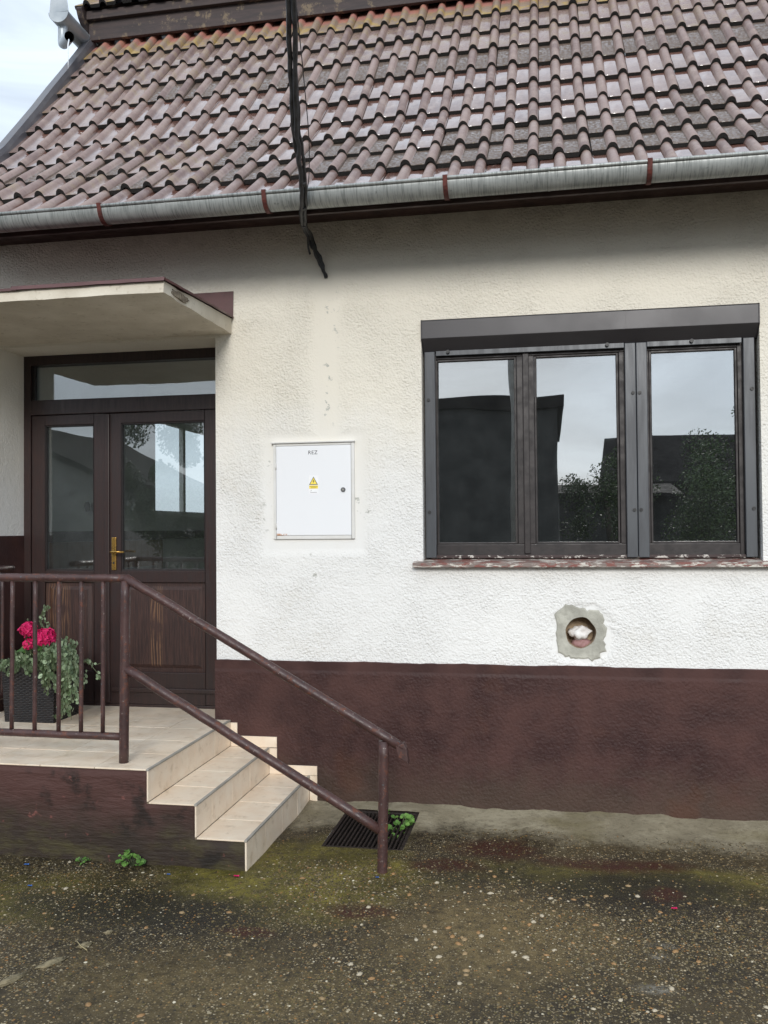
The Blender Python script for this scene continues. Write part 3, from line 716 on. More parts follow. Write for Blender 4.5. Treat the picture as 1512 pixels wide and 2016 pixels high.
# upper roof: eave board, tiles, covering behind
UY, UZ = 1.50, 6.44
V = [(RX0-0.06, UY+0.04, UZ-0.01), (RX1+1.1, UY+0.04, UZ-0.01), (RX1+1.1, 3.6, 8.42), (RX0-0.06, 3.6, 8.42), (RX0-0.06, 7.3, 4.5), (RX1+1.1, 7.3, 4.5)]
uroof = mesh_obj('upper_roof', V, [(0, 1, 2, 3), (3, 2, 5, 4)], 'underlay', house)
PI[uroof.name] = world_of(uroof).inverted()
for r_ in range(2):
    for c in range(15):
        place_tile('lichen', RX0-0.10+0.30*c, UY + EXP*r_*math.cos(R(43)), UZ + EXP*r_*math.sin(R(43)), 43, uroof)
box('eave_board', RX0-0.02, RX1+1.1, UY+0.085, UY+0.125, 6.20, UZ+0.06, 'fascia_wood', house, 0.004)
box('eave_board', RX0-0.02, RX1+1.1, UY+0.04, UY+0.08, UZ-0.075, UZ+0.0, 'fascia_wood', house, 0.004)
prism('rafter_end', [(1.46, 6.43), (1.50, 6.36), (1.66, 6.22), (1.9, 6.3), (1.9, 6.8), (1.54, 6.50)], 'x', RX0-0.08, RX0-0.022, 'fascia_wood', house, 0.01)

# gutters
def gutter(name, p0, p1, r, mat, parent, cap0=False):
    """half-round trough with a rolled front bead from p0 to p1"""
    p0, p1 = Vector(p0), Vector(p1); d = (p1-p0).normalized(); s = d.cross(Vector((0, 0, 1))).normalized(); u = Vector((0, 0, 1))
    n = 18; ns = 24
    V, F = [], []
    for j in range(ns+1):
        p = p0.lerp(p1, j/ns) + Vector((0, 0, 0.002*mnoise.noise((j*0.7, 0, 0))))
        row = []
        for k in range(n+1):
            a = math.pi + math.pi*k/n
            row.append(p + (s*math.cos(a) + u*math.sin(a))*r)
        for k in range(8):
            a = math.pi*2*k/8; row.insert(0, None)
        row = [q for q in row if q is not None]
        inner_ = []
        for k in range(n+1):
            a = 2*math.pi - math.pi*k/n
            inner_.append(p + (s*math.cos(a) + u*math.sin(a))*(r-0.003))
        V += row + inner_
    m_ = 2*(n+1)
    for j in range(ns):
        for k in range(m_): F.append((j*m_+k, j*m_+(k+1) % m_, (j+1)*m_+(k+1) % m_, (j+1)*m_+k))
    for j, rev in ((0, 1), (ns, 0)):
        for k in range(n):
            F.append((j*m_+k, j*m_+k+1, j*m_+m_-2-k, j*m_+m_-1-k))
    if cap0:
        F.append(tuple(range(0, n+1)))
    o = mesh_obj(name, V, F, mat, parent)
    for p in o.data.polygons: p.use_smooth = len(p.vertices) == 4
    return o
GC = (-0.65, 3.792, 0.078)
gut = gutter('gutter', (RX1+1.0, GC[0], GC[1]), (-4.15, GC[0], GC[1]), GC[2], 'zinc', house)
tube('gutter_bead', [(RX1+1.0, GC[0]-GC[2]-0.004, GC[1]+0.004), (0, GC[0]-GC[2]-0.004, GC[1]+0.006), (-4.15, GC[0]-GC[2]-0.004, GC[1]+0.004)], 0.010, 'zinc', gut, 8)
for x in (0.02, -2.2): # lapped seams
    V, F = [], []
    for j in (0, 1):
        for k in range(19):
            a = math.pi + math.pi*k/18; V.append((x+0.012*j, GC[0]+math.cos(a)*(GC[2]+0.002), GC[1]+math.sin(a)*(GC[2]+0.002)))
    for k in range(18): F.append((k, k+1, 19+k+1, 19+k))
    mesh_obj('gutter_seam', V, F, 'zinc', gut, smooth=True)
for x in (-3.62, -2.612, -1.588, -0.541, 0.553, 1.65):
    V, F = [], []
    pr = [(-0.30*0, 0)]
    path = [(GC[0]-GC[2]-0.012+0.03, GC[1]+0.016), (GC[0]-GC[2]-0.016, GC[1]+0.016)]
    for k in range(1, 14):
        a = math.pi + math.pi*k/14; path.append((GC[0]+math.cos(a)*(GC[2]+0.006), GC[1]+math.sin(a)*(GC[2]+0.006)))
    path.append((GC[0]+GC[2]+0.005, GC[1]+0.05))
    for i, (y, z_) in enumerate(path):
        if i == 0: nrm = (0, 1)
        a = path[max(i-1, 0)]; c_ = path[min(i+1, len(path)-1)]; t = Vector((c_[0]-a[0], c_[1]-a[1])).normalized(); nn = (-t.y, t.x)
        for dx in (-0.013, 0.013):
            for dn in (-0.0025, 0.0025): V.append((x+dx, y+nn[0]*dn, z_+nn[1]*dn))
    for i in range(len(path)-1):
        k = i*4
        for a, c_ in ((0, 1), (1, 3), (3, 2), (2, 0)): F.append((k+a, k+c_, k+4+c_, k+4+a))
    mesh_obj('bracket', V, F, 'bracket', gut)
# end gutter of the upper roof, with spout
ug = gutter('end_gutter', (-4.0, 1.17, 6.225), (-4.06, 2.1, 6.27), 0.088, 'tin', house, cap0=True)
prism('gutter_tongue', [(-4.086, 6.228), (-4.075, 6.34), (-4.05, 6.52), (-3.95, 6.50), (-3.93, 6.34), (-3.914, 6.228)], 'y', 1.175, 1.185, 'tin', ug, 0.002)
MO = Vector((-3.800, 1.0, 5.900))
EL = Vector((-4.005, 1.26, 5.985))
sp = [(-4.01, 1.26, 6.16), (-4.01, 1.26, 6.08), (-4.01, 1.258, 6.03), (-4.0, 1.245, 5.995), (-3.975, 1.21, 5.972), (-3.93, 1.155, 5.952), tuple(MO)]
V, F = tube_geo(sp, 0.041, 18, False); V2, F2 = tube_geo(sp[::-1], 0.037, 18, False)
mesh_obj('spout', V + V2, F + [tuple(i+len(V) for i in f) for f in F2], 'tin', ug, smooth=True)
bpy.data.objects[ug.children[-1].name].data.materials.append(M['pit'])
for p_ in ug.children[-1].data.polygons:
    if p_.index >= len(F): p_.material_index = 1
wp = [(-3.80, 0.99, 5.868), (-3.79, 0.96, 5.81), (-3.783, 0.945, 5.74), (-3.778, 0.94, 5.67), (-3.775, 0.935, 5.60)]
V, F = tube_geo(wp, [0.007, 0.005, 0.004, 0.0035, 0.002], 6)
dr = mesh_obj('water_trickle', V, F, 'water', smooth=True)
tag(dr, 'thin trickle of rainwater falling from the tin spout onto the roof', 'water', kind='stuff')

# ------------------------------------------------------------------ door canopy
CX0, CX1, CY = -4.0, -2.055, -1.06
prof_c = [(0.02, 3.167), (CY, 3.167), (CY, 3.222), (0.02, 3.262)]
# slab with a broken front corner: built as a grid so the edge can crumble
bm = bmesh.new()
nu, nv = 40, 22
def cz(y, top): return 3.160 if not top else 3.222 + (3.262-3.222)*(y-CY)/(0.02-CY)
grid = {}
for t in (0, 1):
    for i in range(nu+1):
        for j in range(nv+1):
            x = CX0 + (CX1-CX0)*i/nu; y = CY + (0.02-CY)*j/nv; z_ = cz(y, t)
            e = 0.005*mnoise.noise((x*7, y*7, t*3))
            if i == nu: x += 0.006*mnoise.noise((y*9, t*4, 0)) - (0.022*max(0, 1-abs(y-(CY+0.22))/0.14))*(0.4+0.6*abs(mnoise.noise((y*25, t*2, 7))))
            if j == 0: y += 0.006*mnoise.noise((x*9, t*4, 3))
            grid[t, i, j] = bm.verts.new((x, y, z_+e*(0 if t else 1)))
for i in range(nu):
    for j in range(nv):
        for t in (0, 1): bm.faces.new((grid[t, i, j], grid[t, i+1, j], grid[t, i+1, j+1], grid[t, i, j+1]))
for i in range(nu):
    for j in (0, nv): bm.faces.new((grid[0, i, j], grid[0, i+1, j], grid[1, i+1, j], grid[1, i, j]))
for j in range(nv):
    for i in (0, nu): bm.faces.new((grid[0, i, j], grid[0, i, j+1], grid[1, i, j+1], grid[1, i, j]))
bmesh.ops.recalc_face_normals(bm, faces=bm.faces)
me = bpy.data.meshes.new('canopy'); bm.to_mesh(me); bm.free(); me.materials.append(M['canopy'])
canopy = link(bpy.data.objects.new('canopy', me), house)
cpts = []
for k in range(26):
    a = 2*math.pi*k/26; q = 1 + 0.5*mnoise.noise((math.cos(a)*1.8, math.sin(a)*1.8, 3.3)) + 0.25*mnoise.noise((math.cos(a)*5, math.sin(a)*5, 1))
    cpts.append((CY+0.21+0.13*q*math.cos(a), 3.194+0.020*q*math.sin(a)))
prism('broken_patch', cpts, 'x', CX1-0.02, CX1+0.0035, 'chip', canopy, 0)
# sheet metal on top: two overlapping front strips, side strip, wall upstand
def sheet(name, pts, th, mat, parent):
    """closed thin plate from a quad, thickened downwards"""
    n = len(pts); V = [tuple(p) for p in pts] + [(p[0], p[1], p[2]-th) for p in pts]
    F = [tuple(range(n)), tuple(range(n, 2*n))[::-1]] + [(i, (i+1) % n, n+(i+1) % n, n+i) for i in range(n)]
    return mesh_obj(name, V, F, mat, parent)
sheet('flashing_sheet', [(CX0, 0.0, 3.272), (-2.93, 0.0, 3.272), (-2.93, CY-0.012, 3.231), (CX0, CY-0.012, 3.231)], 0.004, 'flash', canopy)
sheet('flashing_sheet', [(-2.96, 0.0, 3.279), (CX1+0.012, 0.0, 3.279), (CX1+0.012, CY-0.016, 3.236), (-2.96, CY-0.016, 3.239)], 0.004, 'flash', canopy)
box('flashing_drip', CX0, -2.935, CY-0.016, CY-0.012, 3.216, 3.231, 'flash', canopy, 0)
V, F = [], []
for i in range(15):
    x = -2.965 + (CX1+0.012+2.965)*i/14; w_ = 0.004*mnoise.noise((x*5, 0, 0))
    V += [(x, CY-0.018+w_, 3.240), (x, CY-0.020+w_, 3.219 + 0.008*mnoise.noise((x*6, 3, 0)))]
for i in range(14): F.append((2*i, 2*i+1, 2*i+3, 2*i+2))
mesh_obj('flashing_drip', V, F, 'flash', canopy)
V, F = [], []
for i in range(15):
    y = CY-0.018 + (0.0-CY+0.018)*i/14; zt = 3.237 + (3.279-3.237)*i/14
    V += [(CX1+0.013, y, zt), (CX1+0.016+0.003*mnoise.noise((y*5, 0, 0)), y, zt-0.016-0.008*mnoise.noise((y*6, 2, 0)))]
for i in range(14): F.append((2*i, 2*i+1, 2*i+3, 2*i+2))
mesh_obj('flashing_drip', V, F, 'flash', canopy)
prism('wall_upstand', [(CX0, 3.27), (CX1+0.012, 3.262), (CX1+0.016, 3.442), (CX0, 3.44)], 'y', -0.010, -0.002, 'flash', canopy, 0.001)

# ------------------------------------------------------------------ entrance door (set back in the wall)
DY = 0.30
DX0, DX1 = OD[0], OD[1]
DB, DT = 0.615, OD[2]
fr = [(DX0, DX0+0.058, DY, DY+0.09, DB, DT), (DX1-0.085, DX1, DY, DY+0.09, DB, DT),
      (DX0+0.058, DX1-0.085, DY, DY+0.09, 3.072, DT), (DX0+0.058, DX1-0.085, DY-0.004, DY+0.09, 2.707, 2.815),
      (DX0+0.058, DX1-0.085, DY+0.01, DY+0.09, DB-0.02, DB+0.012)]
door = boxes('door', fr, 'door_paint', house, 0.004)
box('glazing_bead', DX0+0.058, DX0+0.082, DY+0.02, DY+0.05, 2.817, 3.070, 'win_wood', door, 0.003)
box('pane', DX0+0.07, DX1-0.09, DY+0.050, DY+0.056, 2.80, 3.085, 'glass_door', door, 0)
LX = [(-3.710, -3.106), (-3.104, -2.257)]
def leaf(x0, x1, gx0, gx1, px0, px1, mirror):
    zt, zb = 2.703, DB+0.014
    y0, y1 = DY+0.012, DY+0.062
    lst = [(x0, gx0, y0, y1, zb, zt), (gx1, x1, y0, y1, zb, zt), (gx0, gx1, y0, y1, 2.63, zt), (gx0, gx1, y0, y1, 1.49, 1.575), (gx0, gx1, y0, y1, zb, 0.855)]
    boxes('leaf_frame', lst, 'door_paint', door, 0.004)
    box('pane', gx0-0.008, gx1+0.008, y0+0.022, y0+0.028, 1.568, 2.638, 'glass_door', door, 0)
    # raised and fielded lower panel
    V, F = [], []
    rects = [(gx0-0.004, gx1+0.004, 0.85, 1.495, y0+0.020), (gx0+0.03, gx1-0.03, 0.885, 1.462, y0+0.020), (gx0+0.055, gx1-0.055, 0.91, 1.437, y0+0.008)]
    for xa, xb, za, zb_, yy in rects: V += [(xa, yy, za), (xb, yy, za), (xb, yy, zb_), (xa, yy, zb_)]
    for q in (0, 1):
        for k in range(4): F.append((q*4+k, q*4+(k+1) % 4, q*4+4+(k+1) % 4, q*4+4+k))
    F.append((8, 9, 10, 11))
    mesh_obj('panel', V, F, 'door_panel', door)
    # slim bead round the glass
    bw = 0.010
    boxes('glazing_bead', [(gx0, gx0+bw, y0+0.004, y0+0.022, 1.576, 2.629), (gx1-bw, gx1, y0+0.004, y0+0.022, 1.576, 2.629), (gx0+bw, gx1-bw, y0+0.004, y0+0.022, 2.619, 2.629), (gx0+bw, gx1-bw, y0+0.004, y0+0.022, 1.576, 1.586)], 'win_wood', door, 0.002)
leaf(LX[0][0], LX[0][1], -3.604, -3.216, 0, 0, 0)
leaf(LX[1][0], LX[1][1], -3.008, -2.372, 0, 0, 0)
box('cover_strip', -3.128, -3.092, DY-0.004, DY+0.012, DB+0.02, 2.70, 'door_paint', door, 0.005)
box('bottom_drip', LX[1][0]+0.03, LX[1][1], DY-0.006, DY+0.012, DB+0.10, DB+0.13, 'door_paint', door, 0.005)
box('handle_plate', -3.077, -3.043, DY+0.002, DY+0.012, 1.578, 1.812, 'brass', door, 0.003)
tube('handle', [(-3.060, DY+0.008, 1.708), (-3.060, DY-0.042, 1.708), (-3.050, DY-0.052, 1.709), (-3.02, DY-0.054, 1.711), (-2.955, DY-0.050, 1.708)], [0.009, 0.009, 0.009, 0.008, 0.007], 'brass', door, 10)
tube('keyhole', [(-3.060, DY+0.003, 1.63), (-3.060, DY-0.001, 1.63)], 0.007, 'black_rubber', door, 10)

# hall behind the door, with a side window in the gable that lets daylight in
hx0, hx1, hy0, hy1, hz0, hz1 = -3.76, -2.05, 0.44, 4.6, DB-0.02, 3.25
GW = (2.5, 4.1, 2.0, 3.0)               # gable window y0,y1,z0,z1
V = boxv(hx0, hx1, hy0, hy1, hz0, hz1)
hall = mesh_obj('hall', V, [BF[1], BF[3], BF[5]], 'room_wall', house)
V, F = [], []
for y0_, y1_, z0_, z1_ in ((hy0, GW[0], hz0, hz1), (GW[1], hy1, hz0, hz1), (GW[0], GW[1], hz0, GW[2]), (GW[0], GW[1], GW[3], hz1)):
    k = len(V); V += [(hx0, y0_, z0_), (hx0, y1_, z0_), (hx0, y1_, z1_), (hx0, y0_, z1_)]; F.append((k, k+1, k+2, k+3))
mesh_obj('hall_wall', V, F, 'room_wall', house)
box('hall_floor', hx0, hx1, 0.40, hy1, hz0-0.05, hz0-0.002, 'room_floor', house, 0)
gwf = boxes('gable_window', [(WX0+0.03, WX0+0.08, GW[0], GW[0]+0.06, GW[2], GW[3]), (WX0+0.03, WX0+0.08, GW[1]-0.06, GW[1], GW[2], GW[3]), (WX0+0.03, WX0+0.08, GW[0]+0.06, GW[1]-0.06, GW[2], GW[2]+0.06), (WX0+0.03, WX0+0.08, GW[0]+0.06, GW[1]-0.06, GW[3]-0.06, GW[3]), (WX0+0.03, WX0+0.08, 3.27, 3.33, GW[2]+0.06, GW[3]-0.06)], 'cabinet_frame', house, 0.004)
for i in range(17):
    y = 0.62 + i*0.118
    box('wainscot_board', hx0+0.002, hx0+0.02, y, y+0.114, hz0, 1.775, 'wainscot', hall, 0.003)
for i in range(14):
    x = hx0+0.03 + i*0.118
    box('wainscot_board', x, x+0.114, hy1-0.02, hy1-0.002, hz0, 1.775, 'wainscot', hall, 0.003)
box('dado_rail', hx0+0.002, hx0+0.03, 0.6, hy1-0.05, 1.777, 1.86, 'win_wood', hall, 0.004)
box('dado_rail', hx0+0.03, hx1, hy1-0.03, hy1-0.002, 1.777, 1.86, 'win_wood', hall, 0.004)
tube('hall_rail', [(hx0+0.05, 0.9, 1.52), (hx0+0.05, 2.4, 1.52)], 0.012, 'tin', hall, 8)
for y in (1.16, 1.27):
    lump('coat_hook', (hx0+0.02, y, 2.06), 0.035, 'black_rubber', hall, y, 2, 0.2, 2, (0.6, 0.85, 1.3))

# ------------------------------------------------------------------ window with roller shutter
WY = 0.05
win = boxes('window', [(OW[0]+0.02, OW[0]+0.078, 0.085, 0.16, 1.66, 3.05), (OW[1]-0.11, OW[1]-0.02, 0.085, 0.16, 1.66, 3.05),
    (OW[0]+0.078, OW[1]-0.11, 0.085, 0.16, 2.944, 3.05), (OW[0]+0.078, OW[1]-0.11, 0.080, 0.16, 1.672, 1.752),
    (-0.190, -0.080, 0.085, 0.16, 1.752, 2.944), (0.44, 0.62, 0.085, 0.16, 1.752, 2.944)], 'win_wood', house, 0.004)
box('mullion_cover', -0.152, -0.112, 0.070, 0.086, 1.69, 2.96, 'win_wood', win, 0.006)
for x0, x1 in ((-0.706, -0.192), (-0.079, 0.438), (0.622, 1.138)):
    bw = 0.012
    boxes('glazing_bead', [(x0, x0+bw, 0.094, 0.112, 1.753, 2.943), (x1-bw, x1, 0.094, 0.112, 1.753, 2.943), (x0+bw, x1-bw, 0.094, 0.112, 2.931, 2.943), (x0+bw, x1-bw, 0.094, 0.112, 1.753, 1.765)], 'win_flaked' if x0 > 9 else 'win_wood', win, 0.003)
    tw = rnd.uniform(-0.004, 0.004)
    o = box('pane', x0-0.006, x1+0.006, 0.113, 0.117, 1.745, 2.95, 'glass', win, 0)
    o2 = box('inner_pane', x0+0.02, x1-0.02, 0.205, 0.209, 1.80, 2.90, 'glass_in', win, 0)
    boxes('inner_frame', [(x0-0.05, x0+0.02, 0.19, 0.23, 1.72, 2.98), (x1-0.02, x1+0.05, 0.19, 0.23, 1.72, 2.98), (x0+0.02, x1-0.02, 0.19, 0.23, 2.90, 2.98), (x0+0.02, x1-0.02, 0.19, 0.23, 1.72, 1.80)], 'win_wood', win, 0.003)
box('bottom_rail', OW[0]+0.03, OW[1]-0.03, 0.060, 0.079, 1.664, 1.684, 'win_flaked', win, 0.004)
# shutter box
prism('shutter_box', [(-0.018, 3.180), (-0.024, 3.172), (-0.024, 3.062), (0.055, 2.990), (0.078, 2.990), (0.078, 3.180)], 'x', OW[0]+0.006, OW[1]-0.006, 'alu', win, 0.003)
box('box_joint', 0.478, 0.482, -0.0262, -0.0235, 3.064, 3.172, 'alu', win, 0)
# end caps of the box, proud
for x0, x1 in ((OW[0]+0.001, OW[0]+0.006), (OW[1]-0.006, OW[1]-0.001)):
    prism('box_end', [(-0.016, 3.183), (-0.027, 3.172), (-0.027, 3.060), (0.053, 2.985), (0.08, 2.985), (0.08, 3.183)], 'x', x0, x1, 'alu', win, 0)
boxes('shutter_bottom_bar', [(OW[0]+0.085, 0.472, 0.052, 0.066, 2.962, 3.003)], 'rail_alu', win, 0.003)
boxes('shutter_bottom_bar', [(0.608, OW[1]-0.09, 0.052, 0.066, 2.962, 3.003)], 'rail_alu', win, 0.003)
for x in (-0.62, 0.37, 0.87):
    tube('stop_plug', [(x, 0.052, 2.985), (x, 0.034, 2.985)], 0.012, 'black_rubber', win, 10)
for x0, x1 in ((-0.773, -0.706), (0.474, 0.5385), (0.5415, 0.606), (1.166, 1.231)):
    box('guide_rail', x0, x1, 0.045, 0.079, 1.668, 2.99, 'rail_alu', win, 0.004)
    xc = {-0.773: -0.748, 0.474: 0.520, 0.5415: 0.560, 1.166: 1.212}[x0]
    for z_ in (2.68, 1.96):
        tube('screw_cap', [(xc, 0.046, z_), (xc, 0.0385, z_)], 0.011, 'black_rubber', win, 12)
prism('sill', [(-0.062, 1.612), (-0.062, 1.640), (0.10, 1.662), (0.10, 1.620)], 'x', -0.846, 1.42, 'sill', win, 0.004)
# room behind the window
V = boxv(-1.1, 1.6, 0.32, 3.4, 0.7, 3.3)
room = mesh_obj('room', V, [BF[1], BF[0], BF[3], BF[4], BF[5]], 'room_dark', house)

# ------------------------------------------------------------------ electricity cabinet
cab = empty('electrical_cabinet', (-1.495, 0, 1.79), 'white metal electricity cabinet with warning sticker set in the wall', 'cabinet')
cx0, cx1, cz0, cz1 = -1.768, -1.225, 1.795, 2.418
boxes('frame', [(cx0, cx0+0.018, -0.016, 0.02, cz0, cz1), (cx1-0.020, cx1, -0.016, 0.02, cz0, cz1), (cx0+0.018, cx1-0.020, -0.016, 0.02, cz0, cz0+0.022), (cx0+0.018, cx1-0.020, -0.016, 0.02, cz1-0.016, cz1)], 'cabinet_frame', cab, 0.003)
box('rain_lip', cx0-0.012, cx1+0.004, -0.030, 0.01, cz1+0.001, cz1+0.010, 'cabinet_frame', cab, 0.002)
cd = box('cabinet_door', cx0+0.0195, cx1-0.0215, -0.018, 0.01, cz0+0.0235, cz1-0.0175, 'cabinet', cab, 0.003)
for z_ in (2.27, 1.88): tube('hinge', [(cx0+0.019, -0.020, z_-0.02), (cx0+0.019, -0.020, z_+0.02)], 0.005, 'cabinet_frame', cab, 8)
lk = tube('lock', [(-1.299, -0.017, 2.111), (-1.299, -0.024, 2.111)], 0.0155, 'lock', cab, 18)
box('key_square', -1.304, -1.294, -0.0255, -0.0235, 2.106, 2.116, 'trim', lk, 0)
def text_mesh(name, s, size, loc, mat, parent):
    cu = bpy.data.curves.new(name, 'FONT'); cu.body = s; cu.size = size; cu.align_x = 'CENTER'; cu.align_y = 'CENTER'; cu.extrude = 0.0004; cu.space_character = 1.08
    t = bpy.data.objects.new(name, cu); COL.objects.link(t)
    dg = bpy.context.evaluated_depsgraph_get(); me = bpy.data.meshes.new_from_object(t.evaluated_get(dg))
    bpy.data.objects.remove(t); bpy.data.curves.remove(cu)
    me.transform(Matrix.Translation(loc) @ Matrix.Rotation(R(90), 4, 'X'))
    me.materials.clear(); me.materials.append(M[mat])
    return link(bpy.data.objects.new(name, me), parent)
text_mesh('lettering', 'REZ', 0.035, (-1.500, -0.0186, 2.355), 'ink', cab)
stk = box('sticker', -1.527, -1.464, -0.0187, -0.0175, 2.088, 2.208, 'sticker', cab, 0)
def flat(name, pts, y, mat, parent, th=0.0005):
    V = [(p[0], y, p[1]) for p in pts] + [(p[0], y+th, p[1]) for p in pts]; n = len(pts)
    return mesh_obj(name, V, [tuple(range(n)), tuple(range(n, 2*n))[::-1]] + [(i, (i+1) % n, n+(i+1) % n, n+i) for i in range(n)], mat, parent)
flat('sign_border', [(-1.5255, 2.146), (-1.4665, 2.146), (-1.496, 2.199)], -0.0195, 'ink', stk)
flat('sign_face', [(-1.519, 2.1500), (-1.473, 2.1500), (-1.496, 2.191)], -0.0201, 'yellow', stk)
flat('lightning_bolt', [(-1.494, 2.183), (-1.502, 2.167), (-1.496, 2.167), (-1.499, 2.153), (-1.489, 2.172), (-1.495, 2.172)], -0.0207, 'ink', stk)
flat('caption_field', [(-1.525, 2.121), (-1.466, 2.121), (-1.466, 2.142), (-1.525, 2.142)], -0.0195, 'yellow', stk)
for za, zb_, xa, xb in ((2.133, 2.1375, -1.523, -1.468), (2.1245, 2.129, -1.514, -1.476)):
    flat('caption_line', [(xa, za), (xb, za), (xb, zb_), (xa, zb_)], -0.0201, 'yellow_ink', stk)
flat('caption_line', [(-1.518, 2.094), (-1.474, 2.094), (-1.474, 2.098), (-1.518, 2.098)], -0.0195, 'ink_light', stk)
flat('small_mark', [(-1.520, 2.104), (-1.510, 2.112), (-1.505, 2.112), (-1.514, 2.104)], -0.0195, 'ink_light', stk)

# ------------------------------------------------------------------ entrance steps
ZP, RI = 0.61, 0.17
FY = -1.24
Z1, Z2 = ZP-RI, ZP-2*RI
XR = [-2.07, -1.805, -1.535]
steps = empty('entrance_steps', (-2.8, -0.6, 0.1), 'cream tiled porch platform with three steps and mossy brown concrete side', 'steps')
TH = 0.010
cr = [(-4.2, FY+0.006), (-4.2, -0.017)]
pts = [(-4.2, -0.05), (-4.2, ZP-TH), (XR[0]-TH, ZP-TH), (XR[0]-TH, Z1-TH), (XR[1]-TH, Z1-TH), (XR[1]-TH, Z2-TH), (XR[2]-TH, Z2-TH), (XR[2]-TH, -0.05)]
# rough concrete core: subdivided front face so it is uneven
bm = bmesh.new()
xsg = sorted(set([round(-4.2+0.05*i, 3) for i in range(54)] + [XR[0]-TH, XR[1]-TH, XR[2]-TH])); xsg = [x for x in xsg if x <= XR[2]-TH+1e-6]
zsg = sorted(set([-0.05, 0.05, 0.1, 0.15, 0.2, Z2-TH, 0.31, 0.36, 0.40, Z1-TH, 0.48, 0.52, 0.56, ZP-TH]))
def top_at(x): return ZP-TH if x < XR[0]-TH else Z1-TH if x < XR[1]-TH else Z2-TH
vg = {}
def gv(x, z_, back):
    k = (round(x, 4), round(z_, 4), back)
    if k not in vg:
        y = -0.018 if back else FY+0.008 + 0.010*mnoise.noise((x*5, z_*9, 0)) + 0.005*mnoise.noise((x*17, z_*25, 2)) - (0.012*max(0, 0.3-z_)/0.3)
        if not back and abs(z_-top_at(min(x, XR[2]-TH-0.01))) < 0.002: y = FY+0.006
        vg[k] = bm.verts.new((x, y, z_))
    return vg[k]
for i in range(len(xsg)-1):
    x0, x1 = xsg[i], xsg[i+1]; tp = top_at((x0+x1)/2)
    for j in range(len(zsg)-1):
        if zsg[j+1] <= tp+1e-6:
            bm.faces.new((gv(x0, zsg[j], 0), gv(x1, zsg[j], 0), gv(x1, zsg[j+1], 0), gv(x0, zsg[j+1], 0)))
    bm.faces.new((gv(x0, tp, 0), gv(x1, tp, 0), gv(x1, tp, 1), gv(x0, tp, 1)))
for xr, za, zb_ in ((XR[0]-TH, Z1-TH, ZP-TH), (XR[1]-TH, Z2-TH, Z1-TH), (XR[2]-TH, -0.05, Z2-TH)):
    zz_ = [q for q in zsg if za-1e-6 <= q <= zb_+1e-6]
    for q in range(len(zz_)-1):
        bm.faces.new((gv(xr, zz_[q], 0), gv(xr, zz_[q+1], 0), gv(xr, zz_[q+1], 1), gv(xr, zz_[q], 1)))
bmesh.ops.recalc_face_normals(bm, faces=bm.faces)
me = bpy.data.meshes.new('core'); bm.to_mesh(me); bm.free(); me.materials.append(M['core'])
core = link(bpy.data.objects.new('core', me), steps)
for p in me.polygons: p.use_smooth = True
# grout beds just under the tiles, then every tile
def bed(x0, x1, y0, y1, z0, z1): box('mortar_bed', x0, x1, y0, y1, z0, z1, 'grout', steps, 0)
bed(-4.19, XR[0]-0.006, FY+0.003, -0.02, ZP-TH+0.001, ZP-0.003)
bed(XR[0]-TH+0.001, XR[1]-0.006, FY+0.003, -0.02, Z1-TH+0.001, Z1-0.003); bed(XR[1]-TH+0.001, XR[2]-0.006, FY+0.003, -0.02, Z2-TH+0.001, Z2-0.003)
G = 0.0035
ys = [FY, -0.93, -0.615, -0.30, -0.0165]
tiles_x = [-4.2, -3.95, -3.635, -3.32, -3.005, -2.69, -2.375, XR[0]-0.003]
for i in range(len(tiles_x)-1):
    for j in range(4):
        box('tile', tiles_x[i]+G/2, tiles_x[i+1]-G/2, ys[j]+G/2, ys[j+1]-G/2, ZP-0.008, ZP+rnd.uniform(-0.0006, 0.0006), 'cream_tile', steps, 0.0015)
# tiles run into the door recess
box('tile', OD[0]+0.01, -2.98, -0.013, DY+0.01, ZP-0.008, ZP-0.001, 'cream_tile', steps, 0.0015)
box('tile', -2.977, OD[1]-0.012, -0.013, DY+0.01, ZP-0.008, ZP-0.001, 'cream_tile', steps, 0.0015)
box('mortar_bed', OD[0]+0.009, OD[1]-0.011, -0.016, DY+0.012, ZP-0.05, ZP-0.009, 'grout', steps, 0)
for n_, (xa, xb, zt, zbm) in enumerate(((XR[0], XR[1], Z1, Z2), (XR[1], XR[2], Z2, GZ-0.03))):
    for j in range(4):
        box('tile', xa+0.002, xb-0.003, ys[j]+G/2, ys[j+1]-G/2, zt-0.008, zt+rnd.uniform(-0.0006, 0.0006), 'cream_tile', steps, 0.0015)
for xr, zt, zbm in ((XR[0], ZP, Z1), (XR[1], Z1, Z2), (XR[2], Z2, GZ-0.02)):
    off = 0.12
    yy = [FY, -1.02, -0.71, -0.40, -0.0165] if zt == Z1 else ys
    for j in range(4):
        box('riser_tile', xr-0.009, xr-0.0005+rnd.uniform(-0.0006, 0.0006), yy[j]+G/2, yy[j+1]-G/2, zbm+0.001, zt-0.010, 'cream_tile', steps, 0.0015)
    box('edge_trim', xr-0.012, xr+0.003, FY-0.002, -0.02, zt-0.0095, zt+0.0015, 'trim', steps, 0.003)
